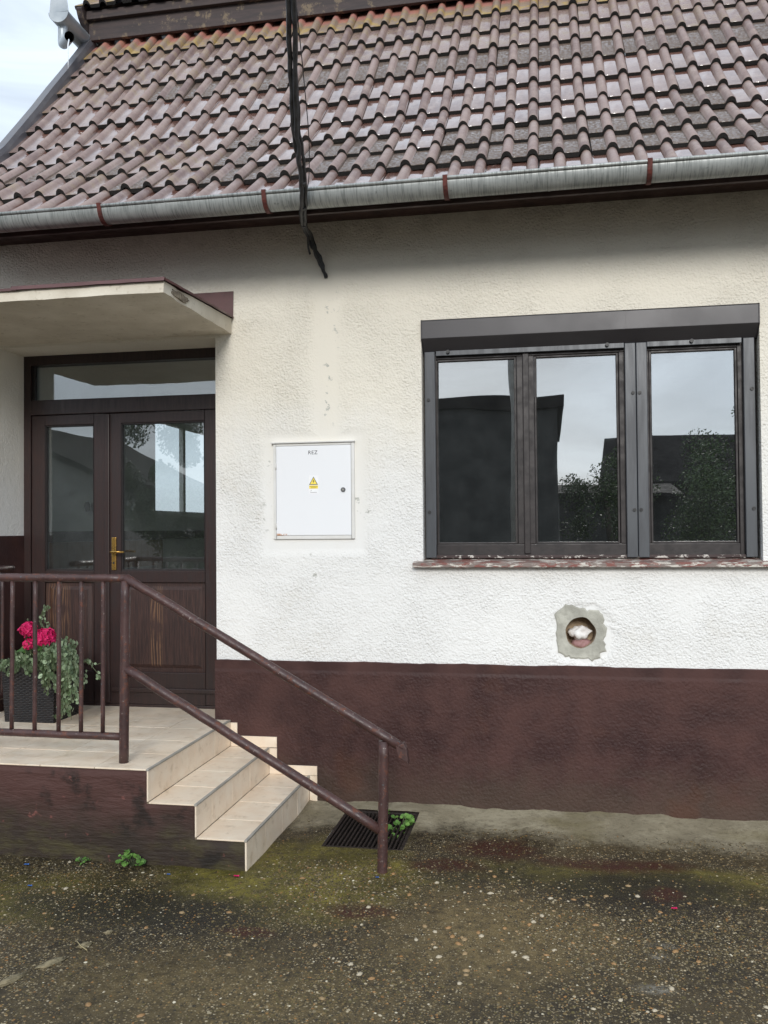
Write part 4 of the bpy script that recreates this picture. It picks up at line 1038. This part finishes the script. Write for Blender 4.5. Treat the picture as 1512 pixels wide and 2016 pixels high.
# wall skirting, stepping down
box('skirting_tile', -2.150, -2.022, -0.026, -0.0165, ZP+0.001-0.10, ZP-0.012, 'cream_tile', steps, 0.0015) if False else None
box('skirting_tile', XR[0]+0.002, -2.022, -0.026, -0.0165, 0.513, 0.594, 'cream_tile', steps, 0.0015)
box('skirting_tile', XR[0]+0.002, -1.753, -0.0265, -0.0165, Z1+0.002, 0.510, 'cream_tile', steps, 0.0015)
box('skirting_tile', XR[1]+0.002, -1.753, -0.0265, -0.0165, 0.335, Z1-0.003, 'cream_tile', steps, 0.0015)
box('skirting_tile', XR[1]+0.002, -1.484, -0.0265, -0.0165, Z2+0.002, 0.332, 'cream_tile', steps, 0.0015)
box('skirting_tile', XR[2]+0.002, -1.484, -0.0265, -0.0165, GZ-0.02, Z2-0.001, 'cream_tile', steps, 0.0015)

# ------------------------------------------------------------------ railing
rail = empty('railing', (-2.255, -1.13, ZP), 'rusty brown painted tubular steel railing beside the steps', 'railing')
RY = -1.13
def wob(a, b_, n, amp, seed):
    a, b_ = Vector(a), Vector(b_)
    return [a.lerp(b_, i/n) + Vector((amp*mnoise.noise((i*0.6+seed, 0, 1)), amp*mnoise.noise((i*0.6+seed, 4, 1)), amp*mnoise.noise((i*0.6+seed, 8, 1)))) for i in range(n+1)]
tube('post', wob((-2.262, RY, ZP-0.01), (-2.248, RY, 1.585), 12, 0.003, 1), 0.0255, 'rail', rail, 14)
tube('post', wob((-0.853, RY, GZ-0.08), (-0.838, RY, 0.775), 10, 0.004, 2), 0.0265, 'rail', rail, 14)
tube('handrail', wob((-3.62, RY, 1.607), (-2.245, RY, 1.600), 14, 0.003, 3), 0.0225, 'rail', rail, 14)
tube('handrail', wob((-2.248, RY, 1.603), (-0.735, RY, 0.742), 16, 0.003, 4), 0.0245, 'rail', rail, 14)
prism('handrail_end', [(-0.775, 0.758), (-0.735, 0.772), (-0.718, 0.745), (-0.708, 0.668), (-0.760, 0.700)], 'y', RY-0.024, RY+0.024, 'rail', rail, 0.004)
tube('lower_rail', wob((-2.245, RY, 1.113), (-0.862, RY, 0.326), 16, 0.004, 5), 0.0255, 'rail', rail, 14)
tube('bottom_rail', wob((-3.62, RY, 0.752), (-2.262, RY, 0.748), 12, 0.003, 6), 0.0205, 'rail', rail, 14)
for x in (-3.47, -3.34, -3.20, -3.065, -2.927, -2.788, -2.645, -2.512, -2.384):
    tube('baluster', wob((x, RY, 0.755), (x+0.006, RY, 1.600), 8, 0.003, x), 0.0118, 'rail', rail, 10)
tube('post', [(-3.63, RY, ZP-0.01), (-3.63, RY, 1.60)], 0.0255, 'rail', rail, 14)
# return to the wall
tube('handrail', wob((-3.63, RY, 1.607), (-3.63, -0.05, 1.607), 8, 0.003, 8), 0.0225, 'rail', rail, 14)
tube('bottom_rail', wob((-3.63, RY, 0.752), (-3.63, -0.05, 0.752), 8, 0.003, 9), 0.0205, 'rail', rail, 14)
for i in range(7):
    y = -1.0 + i*0.14
    tube('baluster', wob((-3.63, y, 0.755), (-3.63, y, 1.600), 6, 0.003, i), 0.0118, 'rail', rail, 10)

# ------------------------------------------------------------------ planter and plants
plx0, plx1, ply0, ply1 = -3.545, -3.165, -0.30, 0.08
pl = empty('planter', (-3.355, -0.11, ZP), 'square dark wicker planter on the porch behind the railing', 'planter')
V = [(plx0+0.015, ply0+0.015, ZP), (plx1-0.015, ply0+0.015, ZP), (plx1-0.015, ply1-0.015, ZP), (plx0+0.015, ply1-0.015, ZP), (plx0, ply0, ZP+0.35), (plx1, ply0, ZP+0.35), (plx1, ply1, ZP+0.35), (plx0, ply1, ZP+0.35)]
def weave(c0, c1, out):
    """one woven side: c0,c1 bottom corners (top corners splay out), out: outward normal"""
    b0, b1 = Vector(c0), Vector(c1); nu_, nv_ = 34, 30; o_ = Vector(out)
    vs, fs = [], []
    for j_ in range(nv_*2+1):
        for i_ in range(nu_*2+1):
            u_, v_ = i_/(nu_*2), j_/(nv_*2)
            mid = (b0+b1)/2; p_ = b0.lerp(b1, u_); p_ = mid + (p_-mid)*(1+0.085*v_); p_ = p_ + o_*0.016*v_ + Vector((0, 0, 0.35*v_))
            up_ = ((i_//2//2 + j_//2) % 2) == 0
            h_ = (0.0045 if up_ else 0.0015) if j_ % 2 else -0.001
            vs.append(p_ + o_*h_)
    w_ = nu_*2+1
    for j_ in range(nv_*2):
        for i_ in range(nu_*2): fs.append((j_*w_+i_, j_*w_+i_+1, (j_+1)*w_+i_+1, (j_+1)*w_+i_))
    return vs, fs
q0 = 0.016
cs = [(plx0+q0, ply0+q0, ZP), (plx1-q0, ply0+q0, ZP), (plx1-q0, ply1-q0, ZP), (plx0+q0, ply1-q0, ZP)]
BV, BFc = [], []
for k, nrm_ in enumerate(((0, -1, 0), (1, 0, 0), (0, 1, 0), (-1, 0, 0))):
    v_, f_ = weave(cs[k], cs[(k+1) % 4], nrm_); kk = len(BV); BV += v_; BFc += [tuple(i+kk for i in f) for f in f_]
kk = len(BV); BV += [Vector(c_)+Vector((0, 0, 0.002)) for c_ in cs]; BFc.append((kk, kk+1, kk+2, kk+3))
mesh_obj('basket', BV, BFc, 'wicker', pl, smooth=False)
boxes('rim', [(plx0-0.008, plx1+0.008, ply0-0.008, ply0+0.022, ZP+0.335, ZP+0.365), (plx0-0.008, plx1+0.008, ply1-0.022, ply1+0.008, ZP+0.335, ZP+0.365), (plx0-0.008, plx0+0.022, ply0+0.022, ply1-0.022, ZP+0.335, ZP+0.365), (plx1-0.022, plx1+0.008, ply0+0.022, ply1-0.022, ZP+0.335, ZP+0.365)], 'wicker', pl, 0.006)
box('soil', plx0+0.023, plx1-0.023, ply0+0.023, ply1-0.023, ZP+0.30, ZP+0.345, 'soil', pl, 0)
def leaf_cloud(name, items, mat, parent, kind='stuff'):
    """items: (pos, normal, size); rounded cupped leaves"""
    V, F = [], []
    for p, nrm, s in items:
        p, nrm = Vector(p), Vector(nrm).normalized()
        a = nrm.orthogonal().normalized(); a = (Matrix.Rotation(rnd.uniform(0, 6.28), 3, nrm) @ a); b_ = nrm.cross(a)
        k = len(V); V.append(tuple(p - nrm*s*0.18))
        for i in range(7):
            t = 2*math.pi*i/7; rr = s*(1 + 0.18*math.cos(t))
            V.append(tuple(p + (a*math.cos(t) + b_*math.sin(t)*0.86)*rr + nrm*s*0.10*math.sin(2*t+1)))
        for i in range(7): F.append((k, k+1+i, k+1+(i+1) % 7))
    me = bpy.data.meshes.new(name); me.from_pydata(V, [], F); me.materials.append(M[mat])
    for p in me.polygons: p.use_smooth = True
    o = link(bpy.data.objects.new(name, me), parent)
    if kind: o['kind'] = kind
    return o
tp = empty('trailing_plant', (-3.25, -0.2, ZP+0.34), 'grey green small leaved trailing plant spilling over the dark planter', 'plant')
items, strands = [], []
def strand(path, nleaf, spread=0.018, s0=0.015):
    path = [Vector(p) for p in path]
    # resample with Catmull style interpolation
    pts_ = []
    for i in range(len(path)-1):
        p0 = path[max(i-1, 0)]; p1 = path[i]; p2 = path[i+1]; p3 = path[min(i+2, len(path)-1)]
        for t in np.linspace(0, 1, 8, endpoint=False):
            pts_.append(0.5*((2*p1) + (-p0+p2)*t + (2*p0-5*p1+4*p2-p3)*t*t + (-p0+3*p1-3*p2+p3)*t**3))
    pts_.append(path[-1]); strands.append(pts_)
    for i in range(nleaf):
        q = pts_[int(rnd.uniform(0.12, 1)*(len(pts_)-1))]
        off = Vector((rnd.gauss(0, 1), rnd.gauss(0, 1), rnd.gauss(0, 1))); off = off.normalized()*rnd.uniform(0.4, 1)*spread
        nn = off + Vector((rnd.uniform(-.4, .4), -0.022, 0.028))
        items.append((q+off, nn, rnd.uniform(0.7, 1.25)*s0))
top = ZP+0.36
for k in range(34):      # mound across the front and right
    x = rnd.uniform(plx0-0.02, plx1+0.02); y = rnd.uniform(ply0-0.03, ply0+0.16)
    strand([(x*0.7+(-3.3)*0.3, y+0.05, top-0.02), (x, y, top+rnd.uniform(0.03, 0.09)), (x+rnd.uniform(-0.06, 0.06), ply0-rnd.uniform(0.0, 0.07), top+rnd.uniform(-0.06, 0.05))], 30, 0.022)
for k in range(46):      # dense mass on the near right corner, falling over
    x = rnd.uniform(-3.24, -3.02); y = rnd.uniform(-0.40, -0.10)
    strand([(-3.22, -0.18, top), (-3.16+rnd.uniform(-.05, .05), y, top+rnd.uniform(0.05, 0.17)), (x, y-0.03, top+rnd.uniform(-0.05, 0.10)), (x+rnd.uniform(0.0, 0.05), y-0.04, top-rnd.uniform(0.04, 0.16))], 30, 0.022)
for k in range(12):      # long tails on the right
    x = rnd.uniform(-3.10, -3.00); e = rnd.uniform(0.16, 0.34)
    strand([(-3.18, -0.2, top), (x-0.03, -0.30, top+0.04), (x, -0.34, top-0.10), (x+rnd.uniform(-0.05, 0.03), -0.34, top-e)], 30, 0.022)
strand([(-3.24, -0.25, top), (-3.20, -0.34, top-0.03), (-3.215, -0.345, top-0.10), (-3.19, -0.345, top-0.16)], 16)
strand([(-3.24, -0.25, top), (-3.21, -0.33, top), (-3.235, -0.345, top-0.05)], 10)
strand([(-3.08, -0.3, top-0.22), (-3.10, -0.33, top-0.28), (-3.16, -0.34, top-0.30)], 12)
strand([(-3.05, -0.25, top), (-2.93, -0.30, top+0.05), (-2.87, -0.30, top+0.03), (-2.80, -0.31, top+0.06)], 12)
strand([(-2.92, -0.30, top+0.04), (-2.86, -0.31, top-0.02), (-2.83, -0.32, top-0.05), (-2.80, -0.32, top-0.08)], 10)
for k in range(4):       # upright sprig
    strand([(-3.27, -0.22, top), (-3.22+rnd.uniform(-.02, .02), -0.24, top+0.18), (-3.28+rnd.uniform(-.02, .02), -0.25, top+0.30), (-3.245+rnd.uniform(-.02, .02), -0.25, top+0.40)], 16, 0.015, 0.012)
strand([(-3.42, -0.22, top), (-3.40, -0.25, top+0.18), (-3.38, -0.25, top+0.31)], 14, 0.02, 0.012)
leaf_cloud('leaves', items, 'leaf_grey', tp)
V, F = [], []
for s_ in strands:
    v_, f_ = tube_geo(s_, 0.0018, 4, False); k = len(V); V += v_; F += [tuple(i+k for i in f) for f in f_]
o = mesh_obj('stems', V, F, 'stem', tp); o['kind'] = 'stuff'
ge = empty('geranium', (-3.33, -0.2, ZP+0.34), 'magenta flowering geranium in the dark planter', 'plant')
def bloom(c, r, n, seed):
    V, F = [], []
    rg = random.Random(seed)
    for i in range(n):
        th = math.acos(1-2*(i+0.5)/n); ph = i*2.39996
        d = Vector((math.sin(th)*math.cos(ph), math.sin(th)*math.sin(ph), math.cos(th)*0.8))
        ctr = Vector(c) + d*r*rg.uniform(0.82, 1.04)
        nrm = (d + Vector((rg.gauss(0, .3), rg.gauss(0, .3), rg.gauss(0, .3)))).normalized()
        a = nrm.orthogonal().normalized(); b_ = nrm.cross(a)
        for pet in range(5):
            t0 = 2*math.pi*pet/5 + rg.uniform(0, 1); s = r*0.24*rg.uniform(0.8, 1.2)
            u = a*math.cos(t0) + b_*math.sin(t0); v_ = nrm.cross(u)
            k = len(V)
            V += [tuple(ctr), tuple(ctr+u*s*0.7+v_*s*0.45+nrm*s*0.3), tuple(ctr+u*s*1.2+nrm*s*rg.uniform(0, .5)), tuple(ctr+u*s*0.7-v_*s*0.45+nrm*s*0.3)]
            F.append((k, k+1, k+2, k+3))
    me = bpy.data.meshes.new('flower_head'); me.from_pydata(V, [], F); me.materials.append(M['petal'])
    return link(bpy.data.objects.new('flower_head', me), ge)
for c, r, n, s in (((-3.235, -0.30, 1.17), 0.066, 110, 1), ((-3.37, -0.27, 1.215), 0.055, 70, 2), ((-3.345, -0.30, 1.125), 0.040, 50, 3)):
    bloom(c, r, n, s)
    tube('flower_stalk', [(c[0]-0.02, c[1]+0.10, ZP+0.34), (c[0], c[1]+0.03, c[2]-0.08), (c[0], c[1], c[2])], 0.004, 'stem', ge, 6)
gi = []
for k in range(60):
    gi.append(((rnd.uniform(-3.50, -3.2), rnd.uniform(-0.28, -0.05), rnd.uniform(top+0.0, top+0.15)), (rnd.uniform(-.5, .5), rnd.uniform(-.9, .1), 0.6), rnd.uniform(0.02, 0.034)))
leaf_cloud('leaves', gi, 'leaf_green', ge)

# ------------------------------------------------------------------ drain grate
dg_ = empty('drain_grate', (-1.03, -0.49, GZ), 'black rusty slotted drain grate in the concrete by the railing post', 'drain grate')
x0, x1, y0, y1 = GR
gzt = GZ - 0.004
boxes('frame', [(x0, x0+0.02, y0, y1, gzt-0.03, gzt+0.004), (x1-0.02, x1, y0, y1, gzt-0.03, gzt+0.004), (x0+0.02, x1-0.02, y0, y0+0.02, gzt-0.03, gzt+0.004), (x0+0.02, x1-0.02, y1-0.02, y1, gzt-0.03, gzt+0.004)], 'iron', dg_, 0.003)
nb = 17
for i in range(nb):
    xc = x0+0.02 + (x1-x0-0.04)*(i+0.5)/nb
    box('bar', xc-0.005, xc+0.005, y0+0.021, y1-0.021, gzt-0.022, gzt, 'iron', dg_, 0.001)
for yc in (y0+0.22, y0+0.43): box('cross_bar', x0+0.021, x1-0.021, yc-0.006, yc+0.006, gzt-0.030, gzt-0.0225, 'iron', dg_, 0)
V = boxv(x0, x1, y0, y1, gzt-0.35, gzt-0.001)
mesh_obj('pit', V, [BF[0], BF[1], BF[2], BF[3], BF[4]], 'pit', dg_)

# ------------------------------------------------------------------ weeds
def weed(loc, label, n, h, spread, s, group=None):
    w_ = empty('weed', loc, label, 'weed', group)
    it, V, F = [], [], []
    for i in range(n):
        a = rnd.uniform(0, 6.28); rr = spread*math.sqrt(rnd.random()); hh = h*rnd.uniform(0.35, 1)*(1-0.4*rr/spread)
        tip = Vector((loc[0]+rr*math.cos(a), loc[1]+rr*math.sin(a), loc[2]+hh))
        v_, f_ = tube_geo([Vector(loc), Vector(loc).lerp(tip, 0.6)+Vector((0, 0, 0.01)), tip], 0.0018, 4, False); k = len(V); V += v_; F += [tuple(q+k for q in f) for f in f_]
        for q in range(3):
            it.append((tip+Vector((rnd.uniform(-s, s), rnd.uniform(-s, s), rnd.uniform(-s, s)*0.6)), (rnd.uniform(-.6, .6), rnd.uniform(-1, .1), 0.9), s*rnd.uniform(0.6, 1.1)))
    leaf_cloud('leaves', it, 'leaf_weed', w_); o = mesh_obj('stems', V, F, 'stem', w_); o['kind'] = 'stuff'
weed((-2.14, FY-0.035, gz(-2.14, FY-0.03)), 'small bright green weed at the foot of the mossy porch wall', 15, 0.11, 0.065, 0.014)
weed((-2.42, FY-0.03, gz(-2.42, FY-0.03)), 'tiny moss tuft at the porch wall, away from the steps', 8, 0.03, 0.05, 0.008)
weed((-1.0, -0.20, GZ-0.04), 'green weed at the wall side edge of the drain grate', 6, 0.10, 0.04, 0.014)
weed((-0.875, -0.38, GZ-0.05), 'largest green weed growing up through the drain grate bars', 16, 0.12, 0.10, 0.018)
weed((-0.90, -0.55, GZ-0.06), 'small green weed at the near part of the drain grate', 5, 0.06, 0.06, 0.010)

# ------------------------------------------------------------------ gravel in the surface
def pebble_mesh(name, seed, mat):
    bm = bmesh.new(); bmesh.ops.create_icosphere(bm, subdivisions=1, radius=1)
    for v in bm.verts:
        v.co *= 1 + 0.3*mnoise.noise(v.co*1.3 + Vector((seed*5.1, 0, 0))); v.co.z *= 0.5; v.co.y *= 0.72
    me = bpy.data.meshes.new(name); bm.to_mesh(me); bm.free(); me.materials.append(M[mat])
    for p in me.polygons: p.use_smooth = True
    return me
pm_ = [pebble_mesh('pebble', s, m_) for s, m_ in enumerate(('pebble', 'pebble', 'pebble_ochre', 'pebble_white', 'pebble_white', 'pebble_ochre'))]
gpi = world_of(ground).inverted()
def on_ground(x, y):
    if x < XR[2]+0.03 and y > FY-0.03: return False
    if GR[0]-0.02 < x < GR[1]+0.02 and GR[2]-0.02 < y < GR[3]+0.02: return False
    return y < -0.03
placed = 0
while placed < 290:
    x, y = rnd.uniform(-2.6, 1.1), rnd.uniform(-2.75, -1.0)
    wgt = math.exp(-((x+0.25)/0.55)**2 - ((y+1.75)/0.45)**2) + 0.14
    if rnd.random() > wgt or not on_ground(x, y): continue
    o = bpy.data.objects.new('pebble', rnd.choice(pm_)); s = rnd.choice((0.006, 0.007, 0.008, 0.010, 0.012, 0.015, 0.018))
    o.scale = (s, s, s); o.rotation_euler = (rnd.uniform(-.2, .2), rnd.uniform(-.2, .2), rnd.uniform(0, 6.28)); o.location = (x, y, gz(x, y)-s*0.12)
    COL.objects.link(o); o.parent = ground; o.matrix_parent_inverse = gpi
    placed += 1
# the countless small stones: one mesh
NP = 42000
ico_bm = bmesh.new(); bmesh.ops.create_icosphere(ico_bm, subdivisions=1, radius=1)
iv = np.array([v.co[:] for v in ico_bm.verts]); ic = np.array([[v.index for v in f.verts] for f in ico_bm.faces]); ico_bm.free()
# octahedron-like small stones are enough at this size
ov = np.array([(1, 0, 0), (0.3, 0.9, 0), (-0.8, 0.6, 0), (-0.9, -0.5, 0), (0.2, -1, 0), (0.1, 0.05, 0.8)]); of = np.array([(0, 1, 5), (1, 2, 5), (2, 3, 5), (3, 4, 5), (4, 0, 5)])
rs = np.random.RandomState(3)
pos = []
pal = np.array([srgb(116, 98, 64), srgb(138, 124, 96), srgb(82, 70, 46), srgb(170, 156, 128), srgb(142, 104, 60), srgb(60, 54, 42), srgb(94, 84, 50), srgb(206, 196, 172)])
pw = np.array([0.22, 0.12, 0.24, 0.04, 0.05, 0.19, 0.13, 0.01])
while len(pos) < NP:
    x, y = rs.uniform(-3.3, 1.5), rs.uniform(-2.95, -0.35)
    dens = 0.50 + 0.5*math.exp(-((x+0.2)/0.8)**2 - ((y+1.8)/0.6)**2)
    dens *= 0.22 + 1.3*max(0, mnoise.noise((x*1.5, y*1.5, 9)) + 0.30)
    if y > -1.05: dens *= 0.35
    if rs.rand() > dens or not on_ground(x, y): continue
    pos.append((x, y))
AV, AF, AC = [], [], []
for i, (x, y) in enumerate(pos):
    s = rs.uniform(0.0025, 0.0065)*(1.5 if rs.rand() < 0.10 else 1); a = rs.uniform(0, 6.28); c, s_ = math.cos(a), math.sin(a)
    vv = ov*np.array((s, s*rs.uniform(0.6, 1), s*rs.uniform(0.4, 0.7)))
    AV.append(np.column_stack((vv[:, 0]*c - vv[:, 1]*s_ + x, vv[:, 0]*s_ + vv[:, 1]*c + y, vv[:, 2] + gz(x, y) + 0.0003)))
    AF.append(of + 6*i); AC.append(np.repeat([np.append(pal[rs.choice(8, p=pw)]*rs.uniform(0.75, 1.15), 1.0)], 6, axis=0))
me = bpy.data.meshes.new('gravel'); me.from_pydata(np.vstack(AV).tolist(), [], np.vstack(AF).tolist())
ca = me.color_attributes.new('Col', 'FLOAT_COLOR', 'POINT'); ca.data.foreach_set('color', np.vstack(AC).ravel())
me.materials.append(M['gravel'])
for p in me.polygons: p.use_smooth = True
gr = link(bpy.data.objects.new('gravel', me), ground); gr['kind'] = 'stuff'

# litter
def petal(x, y, label, mat='petal', s=0.013):
    n = 7; z_ = gz(x, y)+0.004
    V = [(x, y, z_+s*0.2)] + [(x+s*math.cos(2*math.pi*i/n)*(1+0.4*math.sin(i*2.1)), y+s*math.sin(2*math.pi*i/n)*0.8, z_+s*0.35*abs(math.sin(i*1.7))) for i in range(n)]
    V += [(v[0], v[1], v[2]-0.0012) for v in V]
    F = [(0, 1+i, 1+(i+1) % n) for i in range(n)] + [(n+1, n+2+(i+1) % n, n+2+i) for i in range(n)]
    return tag(mesh_obj('fallen_petal' if mat == 'petal' else 'plastic_scrap', V, F, mat), label, 'petal' if mat == 'petal' else 'litter')
petal(-1.559, -1.32, 'fallen magenta petal on mossy concrete near the lowest step')
petal(0.541, -1.36, 'fallen magenta petal alone on the dark concrete below the window')
petal(-2.69, -1.36, 'blue plastic scrap on the ground close to the porch wall', 'blue', 0.012)
petal(-2.52, -1.60, 'blue plastic scrap on the gravelly ground farthest from the steps', 'blue', 0.010)
petal(-1.90, -1.37, 'tiny blue plastic scrap near the lowest step', 'blue', 0.008)
petal(-0.86, -1.22, 'tiny blue plastic scrap at the foot of the lower railing post', 'blue', 0.008)
tag(tube('straw', [(-1.98, -2.12, gz(-1.98, -2.12)+0.01), (-1.93, -2.17, gz(-1.93, -2.17)+0.012), (-1.89, -2.19, gz(-1.89, -2.19)+0.006)], 0.0022, 'straw', None, 6), 'dry pale straw lying on the gravelly concrete near the pale crack', 'straw')
for i, (x, y, sx_, sy_, an) in enumerate(((-2.07, -2.46, 0.10, 0.016, 66), (-1.985, -2.30, 0.075, 0.020, 62), (-1.93, -2.14, 0.035, 0.018, 70), (-1.885, -2.02, 0.022, 0.012, 50))):
    # pale crumbs of mortar left in an old joint
    o = lump('mortar_crumb', (0, 0, 0), 1.0, 'mortar', ground, i+2, 3, 0.9, 2.6, (sx_*0.8, sy_*1.2, 0.007))
    o.location = (x, y, gz(x, y)+0.001); o.rotation_euler = (0, 0, R(an))

# ------------------------------------------------------------------ overhead cable
cb = empty('power_cable', (-1.407, 0, 3.50), 'thick weathered black cable bundle hanging over the roof onto the wall', 'cable')
main = [(-1.405, -0.012, 3.49), (-1.432, -0.03, 3.58), (-1.468, -0.07, 3.67), (-1.482, -0.12, 3.74), (-1.45, -0.35, 3.71), (-1.385, -0.62, 3.70), (-1.335, -0.79, 3.735), (-1.305, -0.95, 3.85), (-1.285, -1.10, 3.97), (-1.235, -1.32, 4.14), (-1.160, -1.62, 4.37), (-1.02, -2.4, 4.90), (-0.82, -4.2, 5.90), (-0.6, -7.0, 7.10), (-0.5, -9.2, 7.9)]
def smooth_path(path, n=7):
    path = [Vector(p) for p in path]; out = []
    for i in range(len(path)-1):
        p0 = path[max(i-1, 0)]; p1 = path[i]; p2 = path[i+1]; p3 = path[min(i+2, len(path)-1)]
        for t in np.linspace(0, 1, n, endpoint=False):
            t = float(t); out.append(0.5*((2*p1) + (-p0+p2)*t + (2*p0-5*p1+4*p2-p3)*t*t + (-p0+3*p1-3*p2+p3)*t**3))
    out.append(path[-1]); return out
ctr = smooth_path(main)
for s_, (r0, ph) in enumerate(((0.0125, 0.0), (0.0125, 2.1), (0.009, 4.2))):
    pts_ = []
    for i, p in enumerate(ctr):
        a = ph + i*0.05; sp_ = 0.006 + 0.008*min(1, max(0, (i-26)/30.0)) + 0.004*min(1, i/20)
        j = mnoise.noise((i*0.35, s_*5, 0))*0.009
        pts_.append(p + Vector((math.cos(a)*sp_+j, math.sin(a)*sp_*0.5, math.sin(a)*sp_*0.6+j)))
    tube('strand', pts_, [r0*(1+0.22*mnoise.noise((i*0.6, s_*3.0, 2)))*min(1.0, 0.35+i*0.09) for i in range(len(pts_))], 'cable', cb, 8)
tube('tie_wire', smooth_path([(-1.36, -0.74, 3.735), (-1.305, -0.80, 3.80), (-1.245, -1.0, 3.95), (-1.20, -1.25, 4.13), (-1.14, -1.62, 4.38)]), 0.0026, 'cable', cb, 6)
tube('loose_end', smooth_path([(-1.49, -0.14, 3.735), (-1.497, -0.10, 3.67), (-1.492, -0.08, 3.63)]), 0.007, 'cable', cb, 8)
for i in (30, 38, 45): # rings of tape
    p = ctr[i]; t = (ctr[i+1]-ctr[i]).normalized()
    tube('tape_band', [p - t*0.012, p + t*0.012], 0.019, 'cable', cb, 10)

# ------------------------------------------------------------------ across the street (mirrored in the panes)
tube_p = tube('utility_pole', [(-0.5, -9.3, 0.0), (-0.5, -9.3, 4.0), (-0.5, -9.3, 8.2)], [0.16, 0.13, 0.10], 'pole', None, 12)
tag(tube_p, 'grey concrete utility pole behind the viewer that carries the cable', 'pole')
nb_ = empty('neighbour_house', (-3.2, -18, 0.1), 'plain dark house across the street mirrored in the window panes', 'house')
box('wall', -7.2, 0.25, -24, -16.0, 0, 4.75, 'opp_wall', nb_, 0.02)
prism('roof', [(-24.1, 4.751), (-15.9, 4.751), (-15.9, 5.05), (-20, 5.15), (-24.1, 5.05)], 'x', -7.3, 0.40, 'opp_roof', nb_, 0.02)
nb2 = empty('far_house', (9, -34, 0.1), 'low far house across the street mirrored at the foot of the window', 'house')
box('wall', 3.0, 10.5, -40, -32, 0, 3.6, 'opp_wall', nb2, 0.02)
prism('roof', [(-40.6, 3.5), (-31.4, 3.5), (-31.4, 3.7), (-36, 6.0), (-40.6, 3.7)], 'x', 2.6, 10.9, 'opp_roof', nb2, 0.02)
gh = empty('gabled_house', (-16, -21, 0.1), 'pale grey gabled house across the street mirrored in the narrow door leaf', 'house')
prism('wall', [(-20, 0), (-12.2, 0), (-12.2, 3.2), (-16, 5.0), (-20, 3.2)], 'y', -25, -17.2, 'pole', gh, 0.02)
prism('roof', [(-11.9, 3.1), (-11.9, 3.3), (-16, 5.25), (-20.3, 3.3), (-20.3, 3.1), (-16, 5.03)], 'y', -25.3, -16.9, 'opp_roof', gh, 0.02)
shed = empty('garden_shed', (2.6, -27, 0.1), 'low dark shed across the street behind the trees mirrored in the middle pane', 'shed')
box('wall', 0.4, 4.4, -29, -26, 0, 2.9, 'opp_wall', shed, 0.02)
prism('roof', [(-29.3, 2.85), (-25.7, 2.85), (-25.7, 3.0), (-29.3, 3.5)], 'x', 0.2, 4.6, 'opp_roof', shed, 0.02)
def tree(loc, h, r, label, seed, n=2600, ls=0.038, trunk=1.0):
    n = int(n*5)
    rg = random.Random(seed)
    t = empty('tree', loc, label, 'tree', 'trees across the street')
    tube('trunk', [loc, (loc[0]+0.05, loc[1], loc[2]+h*0.35), (loc[0]-0.05, loc[1], loc[2]+h*0.75)], [0.13*trunk, 0.10*trunk, 0.04*trunk], 'bark', t, 8)
    cl_ = [(Vector((loc[0]+rg.gauss(0, r*0.45), loc[1]+rg.gauss(0, r*0.45), loc[2]+h*rg.uniform(0.35, 0.95))), rg.uniform(0.25, 0.5)*r) for _ in range(16)]
    V, F = [], []
    for i in range(n):
        c, cr_ = rg.choice(cl_)
        d = Vector((rg.gauss(0, 1), rg.gauss(0, 1), rg.gauss(0, 1))); d = d.normalized()*cr_*rg.random()**0.4
        p = c + d; nn = Vector((rg.gauss(0, 1), rg.gauss(0, 1), rg.gauss(0, 1)+0.5)).normalized(); a = nn.orthogonal().normalized(); b_ = nn.cross(a); s = ls*rg.uniform(0.6, 1.3)
        k = len(V); V += [tuple(p+a*s), tuple(p+b_*s*0.6), tuple(p-a*s), tuple(p-b_*s*0.6)]; F.append((k, k+1, k+2, k+3))
    me = bpy.data.meshes.new('crown'); me.from_pydata(V, [], F); me.materials.append(M['leaf_tree']); link(bpy.data.objects.new('crown', me), t)
tree((-9.2, -14.0, 0.1), 4.7, 1.25, 'dense green tree across the street mirrored in the door glass', 11, 3400)
tree((-15.6, -16.5, 0.1), 3.6, 1.3, 'second green tree across the street, beyond the dense one in the door glass', 12, 2600)
tree((-7.9, -13.0, 0.1), 3.0, 1.1, 'low green bush across the street mirrored low in the door glass', 13, 2200)
tree((1.6, -19.0, 0.1), 3.9, 1.3, 'sparse tree beside the neighbour house mirrored in the middle pane', 14, 1500)
tree((6.6, -22.0, 0.1), 5.6, 2.0, 'tall tree across the street mirrored in the pane nearest the street corner', 15, 2600)
tree((4.3, -20.0, 0.1), 3.4, 1.4, 'low tree across the street between the two mirrored trees', 16, 2000)
for z0_, z1_ in ((5.6, 5.2), (5.2, 4.9)):
    o = tube('street_wire', smooth_path([(-0.5, -9.3, 7.6+z0_-5.6), (6, -12, 6.6+z0_-5.6), (16, -16, 6.9+z0_-5.6)]), 0.012, 'cable', None, 6)
    tag(o, 'upper street wire running off from the utility pole' if z0_ > 5.4 else 'lower street wire running off from the utility pole', 'wire', 'street wires')
